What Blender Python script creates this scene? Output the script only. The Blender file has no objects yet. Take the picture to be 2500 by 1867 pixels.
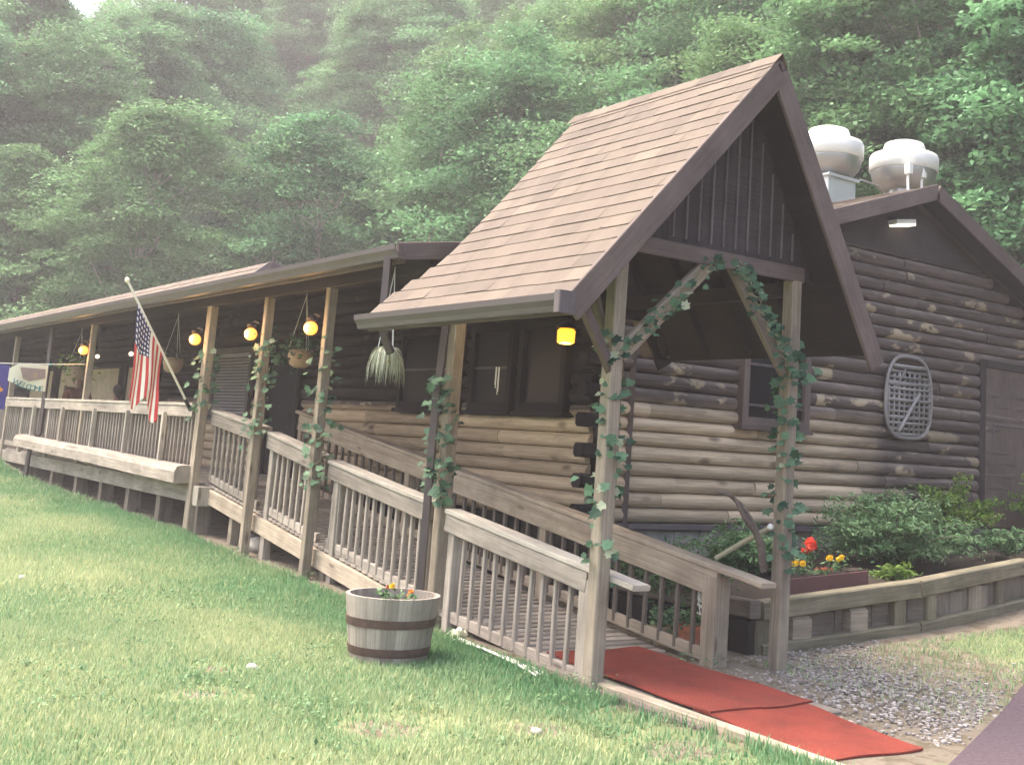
import bpy, math, random
import numpy as np
from mathutils import Vector, Matrix
random.seed(7); np.random.seed(7)
R = math.radians
S = bpy.context.scene
C = S.collection

# ------------------------------------------------------------------ camera
cd = bpy.data.cameras.new("camera"); cam = bpy.data.objects.new("camera", cd); C.objects.link(cam)
rot = Matrix(((0.6120246637, 0.0814362398, 0.7866345720),
              (0.7882803576, -0.1427623521, -0.5985256793),
              (0.0635601210, 0.9864010592, -0.1515686687)))
cam.matrix_world = Matrix.Translation((0, 0, 1.55)) @ rot.to_4x4()
cd.sensor_fit = 'HORIZONTAL'; cd.sensor_width = 36; cd.lens = 36 * 2896.33 / 2500
cd.shift_x = -0.0942; cd.shift_y = -0.1137
cd.clip_start = 0.1; cd.clip_end = 600
S.camera = cam
# ------------------------------------------------------------------ sky and sun
SUN_EL, SUN_AZ = R(64), R(215)      # azimuth of the direction TO the sun, counter-clockwise from +X
w = bpy.data.worlds.new("World"); S.world = w; w.use_nodes = True
nt = w.node_tree; bg = nt.nodes['Background']
sky = nt.nodes.new('ShaderNodeTexSky'); sky.sky_type = 'NISHITA'; sky.sun_disc = False
sky.sun_elevation = SUN_EL; sky.sun_rotation = math.pi / 2 - SUN_AZ
sky.air_density = 1.0; sky.dust_density = 8.0; sky.ozone_density = 0.4
nt.links.new(sky.outputs[0], bg.inputs[0]); bg.inputs[1].default_value = 0.15
sl = bpy.data.lights.new("sun", 'SUN'); sl.energy = .8; sl.angle = R(45); sl.color = (1, .88, .70)
so = bpy.data.objects.new("sun", sl); C.objects.link(so)
dv = Vector((math.cos(SUN_EL) * math.cos(SUN_AZ), math.cos(SUN_EL) * math.sin(SUN_AZ), math.sin(SUN_EL)))
so.rotation_euler = dv.to_track_quat('Z', 'Y').to_euler(); so.location = (0, -5, 20)
S.view_settings.view_transform = 'Standard'; S.view_settings.look = 'None'
S.view_settings.exposure = 2.3; S.view_settings.gamma = 1

HAZE = .0025      # haze density, see the end
# ------------------------------------------------------------------ helpers: materials
def new_mat(name):
    m = bpy.data.materials.new(name); m.use_nodes = True
    return m, m.node_tree, m.node_tree.nodes['Principled BSDF']
def node(nt, t, **kw):
    n = nt.nodes.new(t)
    for k, v in kw.items(): setattr(n, k, v)
    return n
def setin(n, d):
    for k, v in d.items(): n.inputs[k].default_value = v
def col(c): return (c[0], c[1], c[2], 1)
def mix(nt, fac, a, b, mode='MIX'):
    n = node(nt, 'ShaderNodeMix', data_type='RGBA', blend_type=mode)
    for s, v in ((0, fac), (6, a), (7, b)):
        if hasattr(v, 'is_linked'): nt.links.new(v, n.inputs[s])
        else: n.inputs[s].default_value = v if s == 0 else col(v)
    return n.outputs[2]
def mth(nt, op, a, b=None, c=None, clamp=False):
    n = node(nt, 'ShaderNodeMath', operation=op, use_clamp=clamp)
    for i, v in enumerate((a, b, c)):
        if v is None: continue
        if hasattr(v, 'is_linked'): nt.links.new(v, n.inputs[i])
        else: n.inputs[i].default_value = v
    return n.outputs[0]
def noise(nt, vec, scale, detail=4, rough=.6, scl=None):
    if scl:
        mp = node(nt, 'ShaderNodeMapping'); mp.inputs['Scale'].default_value = scl
        nt.links.new(vec, mp.inputs[0]); vec = mp.outputs[0]
    n = node(nt, 'ShaderNodeTexNoise'); setin(n, {'Scale': scale, 'Detail': detail, 'Roughness': rough})
    nt.links.new(vec, n.inputs['Vector']); return n.outputs['Fac']
def ramp(nt, fac, a, b, clamp=True):
    n = node(nt, 'ShaderNodeMapRange'); setin(n, {'From Min': a, 'From Max': b}); nt.links.new(fac, n.inputs[0]); return n.outputs[0]
def attr(nt, name): return node(nt, 'ShaderNodeAttribute', attribute_name=name).outputs['Fac']
def bump(nt, p, h, strength=.3, dist=.01):
    b = node(nt, 'ShaderNodeBump'); setin(b, {'Strength': strength, 'Distance': dist})
    nt.links.new(h, b.inputs['Height']); nt.links.new(b.outputs[0], p.inputs['Normal'])
def wood(name, c1, c2, c3=None, rough=.85, stain=(.5, .5, .5), var=.5, knots=True):
    """weathered wood, grain along U"""
    m, nt, p = new_mat(name)
    uv = node(nt, 'ShaderNodeTexCoord').outputs['UV']; ob = node(nt, 'ShaderNodeTexCoord').outputs['Object']
    g = noise(nt, uv, 1, 6, .65, (2.2, 60, 1)); g2 = noise(nt, uv, 1, 3, .5, (1.1, 9, 1))
    c = mix(nt, ramp(nt, g, .3, .72), c1, c2)
    if c3: c = mix(nt, mth(nt, 'MULTIPLY', ramp(nt, g2, .5, .75), .8), c, c3)
    t = attr(nt, 'tone')
    tv = mth(nt, 'MULTIPLY_ADD', t, var, 1 - var / 2)
    n2 = noise(nt, ob, 2.3, 5, .65)
    tv = mth(nt, 'MULTIPLY', tv, mth(nt, 'MULTIPLY_ADD', ramp(nt, n2, .25, .75), .62, .66))
    comb = node(nt, 'ShaderNodeCombineColor')
    for i in range(3): nt.links.new(tv, comb.inputs[i])
    c = mix(nt, 1, c, comb.outputs[0], 'MULTIPLY')
    if knots:
        vo = node(nt, 'ShaderNodeTexVoronoi'); vo.inputs['Scale'].default_value = 1
        mp = node(nt, 'ShaderNodeMapping'); mp.inputs['Scale'].default_value = (1.6, 6, 1); nt.links.new(uv, mp.inputs[0]); nt.links.new(mp.outputs[0], vo.inputs[0])
        c = mix(nt, mth(nt, 'MULTIPLY', ramp(nt, vo.outputs['Distance'], .14, .05), .7), c, (c1[0] * .35, c1[1] * .3, c1[2] * .28))
    nt.links.new(c, p.inputs['Base Color']); p.inputs['Roughness'].default_value = rough
    p.inputs['Specular IOR Level'].default_value = .25
    bump(nt, p, g, .35, .006)
    return m
def plain(name, c, rough=.7, metal=0, em=None, es=0, nz=.15, sc=8, spec=.3):
    m, nt, p = new_mat(name)
    ob = node(nt, 'ShaderNodeTexCoord').outputs['Object']
    n = noise(nt, ob, sc, 5, .6)
    cc = mix(nt, n, tuple(x * (1 - nz * 1.6) for x in c), tuple(min(1, x * (1 + nz * 1.6)) for x in c))
    nt.links.new(cc, p.inputs['Base Color'])
    setin(p, {'Roughness': rough, 'Metallic': metal, 'Specular IOR Level': spec})
    if em: setin(p, {'Emission Color': col(em), 'Emission Strength': es})
    bump(nt, p, n, .15, .005)
    return m
def leafmat(name, a, b, c=None, tr=.35, rnd=.5):
    m, nt, p = new_mat(name)
    t = attr(nt, 'tone'); oi = node(nt, 'ShaderNodeObjectInfo').outputs['Random']
    cc = mix(nt, t, a, b)
    if c: cc = mix(nt, mth(nt, 'MULTIPLY', oi, rnd), cc, c)
    nt.links.new(cc, p.inputs['Base Color']); setin(p, {'Roughness': .6, 'Specular IOR Level': .25})
    tl = node(nt, 'ShaderNodeBsdfTranslucent'); nt.links.new(cc, tl.inputs[0])
    ms = node(nt, 'ShaderNodeMixShader'); ms.inputs[0].default_value = tr
    nt.links.new(p.outputs[0], ms.inputs[1]); nt.links.new(tl.outputs[0], ms.inputs[2])
    nt.links.new(ms.outputs[0], nt.nodes['Material Output'].inputs[0])
    return m

M = {}
M['rail'] = wood('weathered_rail_wood', (.20, .175, .15), (.40, .36, .31), (.13, .115, .10))
M['cap'] = wood('weathered_cap_wood', (.27, .25, .215), (.50, .465, .40), (.22, .20, .17))
M['farrail'] = wood('tan_rail_wood', (.23, .19, .145), (.42, .36, .28), (.17, .14, .11))
M['post'] = wood('post_wood', (.21, .175, .135), (.38, .33, .26), (.15, .125, .10))
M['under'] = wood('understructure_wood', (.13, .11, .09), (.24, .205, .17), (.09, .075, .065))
M['trim'] = wood('brown_stained_trim', (.095, .072, .066), (.15, .118, .108), None, .7, var=.2, knots=False)
M['panel'] = wood('gable_boards', (.032, .026, .028), (.058, .048, .05), None, .8, var=.3, knots=False)
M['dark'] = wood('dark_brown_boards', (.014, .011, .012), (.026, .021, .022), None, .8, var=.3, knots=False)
M['batten'] = wood('brown_battens', (.10, .085, .09), (.15, .13, .135), None, .7, var=.2, knots=False)
M['gutter'] = plain('brown_metal_gutter', (.085, .072, .076), .45, 0, nz=.12, sc=3, spec=.5)
M['pipe'] = plain('brown_downspout', (.075, .058, .058), .5, 0, nz=.1, spec=.5)
M['stone'] = plain('foundation_stone', (.33, .31, .28), .95, nz=.35, sc=9)
M['rock'] = plain('pale_rock', (.36, .34, .30), .95, nz=.2, sc=14)
M['concrete'] = plain('old_concrete', (.20, .175, .15), .95, nz=.2, sc=6)
M['asphalt'] = plain('asphalt', (.085, .064, .076), .95, nz=.45, sc=34, spec=.15)
M['white'] = plain('white_paint', (.75, .76, .72), .5, nz=.03)
M['fanwhite'] = plain('spun_aluminium_bright', (.80, .81, .78), .42, .1, nz=.10, sc=3)
M['fangrey'] = plain('spun_aluminium_dull', (.42, .42, .42), .38, .75, nz=.12, sc=5)
M['curb'] = plain('galvanised_box', (.48, .51, .50), .5, .2, nz=.08)
M['hoop'] = plain('rusty_hoop', (.10, .065, .055), .7, .3, nz=.35, sc=20)
M['soil'] = plain('soil', (.045, .035, .028), 1, nz=.4, sc=40)
M['black'] = plain('dark_glass', (.010, .010, .014), .3, spec=.2, nz=.05)
M['blackmat'] = plain('dark_metal', (.02, .018, .02), .6)
M['blind'] = plain('grey_blind', (.36, .35, .37), .7, nz=.05)
M['curtain'] = plain('tan_curtain', (.52, .43, .31), .9, nz=.3, sc=5)
M['skin'] = plain('skin', (.30, .17, .12), .6, nz=.05)
M['hair'] = plain('dark_hair', (.02, .015, .014), .7, nz=.2, sc=60)
M['shirt1'] = plain('rust_shirt', (.17, .065, .028), .9, nz=.12)
M['shirt2'] = plain('navy_shirt', (.03, .028, .05), .9)
M['jeans'] = plain('dark_jeans', (.03, .04, .07), .9)
M['terra'] = plain('terracotta', (.42, .15, .08), .85, nz=.15)
M['tanpot'] = plain('tan_clay', (.40, .30, .20), .85, nz=.15)
M['basket'] = plain('woven_basket', (.36, .28, .20), .9, nz=.3, sc=50)
M['redbox'] = plain('maroon_box', (.11, .055, .052), .8, nz=.15)
M['wickwhite'] = plain('white_wicker', (.72, .70, .64), .7, nz=.08)
M['silver'] = wood('grey_bent_wood', (.15, .145, .145), (.31, .30, .295), None, .7, knots=False)
M['branch'] = plain('bare_bark', (.14, .115, .10), .95, nz=.4, sc=30)
M['bark'] = plain('tree_bark', (.17, .15, .13), .95, nz=.35, sc=9)
M['palebark'] = plain('pale_tree_bark', (.34, .32, .28), .95, nz=.25, sc=9)
M['red'] = plain('red_flower', (.75, .07, .035), .6, nz=.1)
M['yellow'] = plain('yellow_flower', (.85, .55, .03), .6, nz=.08)
M['orange'] = plain('orange_flower', (.80, .25, .03), .6, nz=.1)
M['whiteflower'] = plain('white_flower', (.72, .70, .52), .6, nz=.08)
M['rope'] = plain('white_rope', (.6, .62, .62), .9)
M['teal'] = plain('teal_paint', (.05, .22, .24), .8)
M['brownpic'] = plain('printed_brown', (.32, .24, .22), .9, nz=.15, sc=20)
M['cream'] = plain('cream_cloth', (.80, .78, .62), .9, nz=.04)
M['navycloth'] = plain('blue_cloth', (.07, .06, .26), .9)
M['orangepaint'] = plain('orange_print', (.85, .33, .05), .9)
M['mat_stem'] = plain('dry_stem', (.30, .28, .19), .9, nz=.2)
M['leaf1'] = leafmat('tree_leaves', (.03, .10, .05), (.19, .40, .20), (.22, .32, .12), .35, .45)
M['leaf2'] = leafmat('fresh_leaves', (.04, .11, .04), (.11, .25, .09), None, .35)
M['ivy'] = leafmat('ivy_leaves', (.012, .045, .026), (.12, .23, .13), None, .15)
M['ivypale'] = leafmat('variegated_leaves', (.35, .40, .26), (.55, .58, .42), None, .2)
M['shrub'] = leafmat('shrub_leaves', (.055, .125, .055), (.19, .32, .15), None, .25)
M['limegreen'] = leafmat('lime_leaves', (.10, .20, .035), (.20, .30, .06), None, .3)
M['spider'] = leafmat('spider_plant_leaves', (.22, .28, .20), (.60, .64, .52), None, .2)

def lamp_mat(name, c, s):
    m, nt, p = new_mat(name)
    setin(p, {'Base Color': col((.6, .5, .3)), 'Emission Color': col(c), 'Emission Strength': s, 'Roughness': .3}); return m
M['glow'] = lamp_mat('amber_lamp_glass', (1, .25, .02), .62)
M['glow2'] = lamp_mat('yellow_lantern_glass', (1, .36, .01), .5)
M['flood'] = lamp_mat('lit_fixture_lens', (1, .86, .62), .6)
M['bulb'] = lamp_mat('cream_bulb', (1, .8, .5), .5)

def shingle_mat(name, tint=1.0):
    m, nt, p = new_mat(name)
    t = attr(nt, 'tone'); ob = node(nt, 'ShaderNodeTexCoord').outputs['Object']
    r = node(nt, 'ShaderNodeValToRGB'); e = r.color_ramp.elements
    e[0].position = 0; e[0].color = col((.112, .094, .08)); e[1].position = 1; e[1].color = col((.178, .148, .122))
    for ps, cc in ((.3, (.134, .111, .094)), (.6, (.147, .122, .102)), (.8, (.16, .133, .109))):
        k = e.new(ps); k.color = col(cc)
    nt.links.new(t, r.inputs[0])
    n = noise(nt, ob, 160, 3, .7); n2 = noise(nt, ob, 1.6, 5, .65, (3, .7, .7))
    f = mth(nt, 'MULTIPLY', mth(nt, 'MULTIPLY_ADD', n, .5, .75), mth(nt, 'MULTIPLY_ADD', n2, .4, .8))
    comb = node(nt, 'ShaderNodeCombineColor')
    for i in range(3): nt.links.new(mth(nt, 'MULTIPLY', f, tint), comb.inputs[i])
    nt.links.new(mix(nt, 1, r.outputs[0], comb.outputs[0], 'MULTIPLY'), p.inputs['Base Color'])
    setin(p, {'Roughness': .95, 'Specular IOR Level': .15}); bump(nt, p, n, .4, .004)
    return m
M['shingle'] = shingle_mat('brown_asphalt_shingles')

def log_mat():
    m, nt, p = new_mat('weathered_log')
    uv = node(nt, 'ShaderNodeTexCoord').outputs['UV']; ob = node(nt, 'ShaderNodeTexCoord').outputs['Object']
    wear_shade = attr(nt, 'wear_shade'); t = attr(nt, 'tone')
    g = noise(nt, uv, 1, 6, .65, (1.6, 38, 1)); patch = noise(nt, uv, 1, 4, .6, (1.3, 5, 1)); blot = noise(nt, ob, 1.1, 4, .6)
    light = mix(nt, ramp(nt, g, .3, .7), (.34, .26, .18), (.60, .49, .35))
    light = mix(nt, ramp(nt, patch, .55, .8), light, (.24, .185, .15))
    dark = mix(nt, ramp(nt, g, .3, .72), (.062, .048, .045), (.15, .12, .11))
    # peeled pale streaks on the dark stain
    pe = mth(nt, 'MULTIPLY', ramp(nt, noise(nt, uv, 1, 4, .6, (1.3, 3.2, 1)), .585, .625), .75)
    dark = mix(nt, mth(nt, 'MULTIPLY', pe, ramp(nt, wear_shade, 1.04, .98)), dark, (.46, .38, .26))
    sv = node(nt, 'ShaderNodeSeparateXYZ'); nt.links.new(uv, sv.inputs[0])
    rv = mth(nt, 'DIVIDE', mth(nt, 'MODULO', sv.outputs[1], 1.7), .16)          # 0 bottom .. 1 top of each log: paler upper shoulder
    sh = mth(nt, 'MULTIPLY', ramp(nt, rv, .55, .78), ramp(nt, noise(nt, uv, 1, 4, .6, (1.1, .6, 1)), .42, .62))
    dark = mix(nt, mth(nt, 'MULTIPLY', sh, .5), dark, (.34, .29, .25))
    dark = mix(nt, ramp(nt, wear_shade, 1.0, 1.15), dark, (.03, .024, .026))  # porch shade put into the colour of the upper front-wall logs
    wf = mth(nt, 'ADD', wear_shade, mth(nt, 'MULTIPLY_ADD', blot, .5, -.25))
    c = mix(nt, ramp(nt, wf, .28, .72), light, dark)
    vo = node(nt, 'ShaderNodeTexVoronoi'); mp = node(nt, 'ShaderNodeMapping'); mp.inputs['Scale'].default_value = (1.5, 5, 1)
    nt.links.new(uv, mp.inputs[0]); nt.links.new(mp.outputs[0], vo.inputs[0]); vo.inputs['Scale'].default_value = 1
    c = mix(nt, mth(nt, 'MULTIPLY', ramp(nt, vo.outputs['Distance'], .17, .06), .75), c, (.09, .065, .05))
    tv = mth(nt, 'MULTIPLY_ADD', t, .42, .79)
    comb = node(nt, 'ShaderNodeCombineColor')
    for i in range(3): nt.links.new(tv, comb.inputs[i])
    nt.links.new(mix(nt, 1, c, comb.outputs[0], 'MULTIPLY'), p.inputs['Base Color'])
    setin(p, {'Roughness': .85, 'Specular IOR Level': .2}); bump(nt, p, g, .4, .01)
    return m
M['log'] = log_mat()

# ------------------------------------------------------------------ helpers: meshes
class MB:
    def __init__(s): s.v = []; s.f = []; s.uv = []; s.t = []; s.w = []
    def add(s, verts, faces, uvs=None, tone=None, wear_shade=None):
        o = len(s.v); s.v += [tuple(map(float, p)) for p in verts]
        s.w += list(wear_shade) if wear_shade is not None else [0.] * len(verts)
        tn = random.random() if tone is None else tone
        for i, f in enumerate(faces):
            s.f.append([a + o for a in f]); s.t.append(tn)
            s.uv += list(uvs[i]) if uvs else [(verts[a][0] + verts[a][1], verts[a][2]) for a in f]
    def beam(s, p0, p1, w, h, up=(0, 0, 1), ch=.006, tone=None, jit=0):
        """beam from p0 to p1; w across, h along up"""
        p0 = Vector(p0); p1 = Vector(p1); d = (p1 - p0); L = d.length; d.normalize()
        up = Vector(up)
        if abs(d.dot(up.normalized())) > .98: up = Vector((0, 1, 0)) if abs(d.y) < .9 else Vector((1, 0, 0))
        a = d.cross(up).normalized(); u = a.cross(d).normalized()
        ch = min(ch, w * .3, h * .3); x = w / 2; y = h / 2
        sec = [(-x + ch, -y), (x - ch, -y), (x, -y + ch), (x, y - ch), (x - ch, y), (-x + ch, y), (-x, y - ch), (-x, -y + ch)]
        ns = max(1, int(L / .6)); V = []
        per = [0.]
        for i in range(8):
            q = sec[(i + 1) % 8]; per.append(per[-1] + math.hypot(q[0] - sec[i][0], q[1] - sec[i][1]))
        for k in range(ns + 1):
            c = p0 + d * (L * k / ns)
            if jit and 0 < k < ns: c = c + a * random.uniform(-jit, jit) + u * random.uniform(-jit, jit)
            V += [c + a * q[0] + u * q[1] for q in sec]
        F = []; U = []; uo = random.random() * 40; vo = random.random() * 40
        for k in range(ns):
            for i in range(8):
                j = (i + 1) % 8; F.append((k * 8 + i, k * 8 + j, k * 8 + 8 + j, k * 8 + 8 + i))
                a0 = uo + L * k / ns; a1 = uo + L * (k + 1) / ns
                U.append(((a0, vo + per[i]), (a0, vo + per[i + 1]), (a1, vo + per[i + 1]), (a1, vo + per[i])))
        F.append(tuple(range(7, -1, -1))); U.append([(uo + sec[i][0] * .1, vo + sec[i][1]) for i in range(7, -1, -1)])
        F.append(tuple(ns * 8 + i for i in range(8))); U.append([(uo + sec[i][0] * .1, vo + sec[i][1]) for i in range(8)])
        s.add(V, F, U, tone); return s
    def box(s, x0, x1, y0, y1, z0, z1, **k):
        dx, dy, dz = x1 - x0, y1 - y0, z1 - z0
        if dx >= dy and dx >= dz: s.beam((x0, (y0 + y1) / 2, (z0 + z1) / 2), (x1, (y0 + y1) / 2, (z0 + z1) / 2), dy, dz, **k)
        elif dy >= dz: s.beam(((x0 + x1) / 2, y0, (z0 + z1) / 2), ((x0 + x1) / 2, y1, (z0 + z1) / 2), dx, dz, **k)
        else:
            s.beam(((x0 + x1) / 2, (y0 + y1) / 2, z0), ((x0 + x1) / 2, (y0 + y1) / 2, z1), dx, dy, up=(0, 1, 0), **k)
        return s
    def tube(s, pts, r, n=8, tone=None, cap=True):
        pts = [Vector(p) for p in pts]; rr = r if isinstance(r, (list, tuple)) else [r] * len(pts)
        V = []; L = 0; Ls = []
        nrm = None
        for i, p in enumerate(pts):
            t = (pts[min(i + 1, len(pts) - 1)] - pts[max(i - 1, 0)]).normalized()
            if nrm is None: nrm = t.cross(Vector((0, 0, 1)) if abs(t.z) < .9 else Vector((1, 0, 0))).normalized()
            else: nrm = (nrm - t * nrm.dot(t)).normalized()
            b = t.cross(nrm)
            if i: L += (p - pts[i - 1]).length
            Ls.append(L)
            for k in range(n):
                a = 2 * math.pi * k / n; V.append(p + (nrm * math.cos(a) + b * math.sin(a)) * rr[i])
        F = []; U = []
        for i in range(len(pts) - 1):
            for k in range(n):
                j = (k + 1) % n; F.append((i * n + k, i * n + j, i * n + n + j, i * n + n + k))
                c0 = k / n * 6.28 * rr[i]; c1 = (k + 1) / n * 6.28 * rr[i]
                U.append(((Ls[i], c0), (Ls[i], c1), (Ls[i + 1], c1), (Ls[i + 1], c0)))
        if cap:
            F.append(tuple(range(n - 1, -1, -1))); U.append([(0, 0)] * n)
            m = (len(pts) - 1) * n; F.append(tuple(m + k for k in range(n))); U.append([(0, 0)] * n)
        s.add(V, F, U, tone); return s
    def lathe(s, c, prof, n=28, tone=None, stave=0):
        V = []; F = []; U = []; c = Vector(c)
        for r, z in prof:
            for k in range(n):
                a = 2 * math.pi * k / n; V.append(c + Vector((r * math.cos(a), r * math.sin(a), z)))
        for i in range(len(prof) - 1):
            for k in range(n):
                j = (k + 1) % n; F.append((i * n + k, i * n + j, i * n + n + j, i * n + n + k))
                U.append(((prof[i][1], k * .07), (prof[i][1], k * .07 + .07), (prof[i + 1][1], k * .07 + .07), (prof[i + 1][1], k * .07)))
        if prof[0][0] > 1e-4: F.append(tuple(range(n - 1, -1, -1))); U.append([(0, 0)] * n)
        if prof[-1][0] > 1e-4: m = (len(prof) - 1) * n; F.append(tuple(m + k for k in range(n))); U.append([(0, 0)] * n)
        o = len(s.t); s.add(V, F, U, tone)
        if stave:
            tn = [random.random() for _ in range(n)]
            for q in range((len(prof) - 1) * n): s.t[o + q] = tn[(q % n) // stave * stave]
        return s
    def poly(s, pts, tone=None, both=False):
        s.add(pts, [tuple(range(len(pts)))], None, tone); return s
    def prism(s, pts, d, tone=None):
        """extrude polygon pts by vector d"""
        n = len(pts); d = Vector(d); V = [Vector(p) for p in pts] + [Vector(p) + d for p in pts]
        F = [tuple(range(n)), tuple(range(2 * n - 1, n - 1, -1))] + [(i, n + i, n + (i + 1) % n, (i + 1) % n) for i in range(n)]
        s.add(V, F, None, tone); return s
    def blob(s, c, r, n=10, m=7, jit=.12, sq=(1, 1, 1), tone=None):
        V = []; F = []
        for i in range(m + 1):
            th = math.pi * i / m
            for k in range(n):
                ph = 2 * math.pi * k / n; rr = r * (1 + random.uniform(-jit, jit) * (0 < i < m))
                V.append((c[0] + rr * math.sin(th) * math.cos(ph) * sq[0], c[1] + rr * math.sin(th) * math.sin(ph) * sq[1], c[2] + rr * math.cos(th) * sq[2]))
        for i in range(m):
            for k in range(n): j = (k + 1) % n; F.append((i * n + k, i * n + n + k, i * n + n + j, i * n + j))
        s.add(V, F, None, tone); return s
    def build(s, name, mat, parent=None, smooth=False, loc=None):
        me = bpy.data.meshes.new(name); me.from_pydata(s.v, [], s.f)
        ul = me.uv_layers.new(name='UVMap'); ul.data.foreach_set('uv', np.array(s.uv, dtype='f').ravel())
        a = me.attributes.new('tone', 'FLOAT', 'FACE'); a.data.foreach_set('value', np.array(s.t, dtype='f'))
        if any(s.w):
            a = me.attributes.new('wear_shade', 'FLOAT', 'POINT'); a.data.foreach_set('value', np.array(s.w, dtype='f'))
        me.materials.append(mat if not isinstance(mat, str) else M[mat])
        if smooth: me.shade_smooth()
        me.validate(); me.update()
        return link(name, me, parent, loc)
def link(name, me, parent=None, loc=None):
    o = bpy.data.objects.new(name, me); C.objects.link(o)
    if loc is not None: o.location = loc
    if parent is not None:
        o.parent = parent
        pl = Vector(parent.matrix_world.translation) if False else world_loc(parent)
        if loc is None: o.location = -pl        # geometry given in world coordinates
    return o
def world_loc(o):
    p = Vector((0, 0, 0))
    while o is not None: p += o.location; o = o.parent
    return p
def tag(o, label=None, cat=None, group=None, kind=None):
    if label: o['label'] = label
    if cat: o['category'] = cat
    if group: o['group'] = group
    if kind: o['kind'] = kind
    return o
def thing(name, loc, label, cat, group=None):
    o = bpy.data.objects.new(name, None); C.objects.link(o); o.location = loc; o.empty_display_size = .1
    return tag(o, label, cat, group)
def struct(name, mb, mat, **k): return tag(mb.build(name, mat, **k), kind='structure')
def copy_to(o, parent, loc):
    c = o.copy(); C.objects.link(c); c.parent = parent; c.location = loc; return c

def quads_mesh(name, V, tone, mat, nper=4):
    """V: (N*nper,3) array of separate polygons"""
    n = len(V) // nper
    me = bpy.data.meshes.new(name); me.vertices.add(len(V)); me.vertices.foreach_set('co', V.astype('f').ravel())
    me.loops.add(len(V)); me.loops.foreach_set('vertex_index', np.arange(len(V), dtype='i'))
    me.polygons.add(n); me.polygons.foreach_set('loop_start', np.arange(0, len(V), nper, dtype='i'))
    me.polygons.foreach_set('loop_total', np.full(n, nper, dtype='i'))
    a = me.attributes.new('tone', 'FLOAT', 'FACE'); a.data.foreach_set('value', tone.astype('f'))
    me.materials.append(M[mat]); me.update(calc_edges=True)
    return me
def leaf_quads(P, size, up=.5, droop=0, aspect=.6, rs=np.random):
    """rhombus leaves at points P with random orientation"""
    n = len(P); d = rs.normal(size=(n, 3)); d[:, 2] = d[:, 2] * .5 - droop; d /= np.linalg.norm(d, axis=1)[:, None]
    nr = rs.normal(size=(n, 3)); nr[:, 2] = np.abs(nr[:, 2]) + up * 2
    s = np.cross(d, nr); s /= np.linalg.norm(s, axis=1)[:, None] + 1e-9
    L = (size * rs.uniform(.6, 1.3, n))[:, None] if np.isscalar(size) else size[:, None]
    return np.stack([P - d * L * .5, P + s * L * aspect * .5, P + d * L * .5, P - s * L * aspect * .5], 1).reshape(-1, 3)

def smooth(t): t = max(0, min(1, t)); return t * t * (3 - 2 * t)
GX = [-60, -40, -28, -25, -23, -20, -14.6, -12.6, -11, -8.5, -6, 30]
GZ = [1.6, 1.2, .9, .6, .4, .32, .25, .17, .12, .03, 0, 0]
def gz(x, y):
    z = float(np.interp(x, GX, GZ)) * smooth((y + .5) / 5)
    if y > 7: z += .05 * (y - 7) * smooth((x + 10.5) / 1.5)
    sy = y - 17 - .10 * max(0, -x - 20)*0; sx = (-x - 46)
    s = max(0, sy, sx * .9) if not (sy > 0 and sx > 0) else math.hypot(sy, sx * .9)
    return z + min(s * .62, 46, 9.5 + 1.6 * max(0, sy)) * smooth(s / 6)
GZ_v = np.vectorize(gz)

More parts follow.
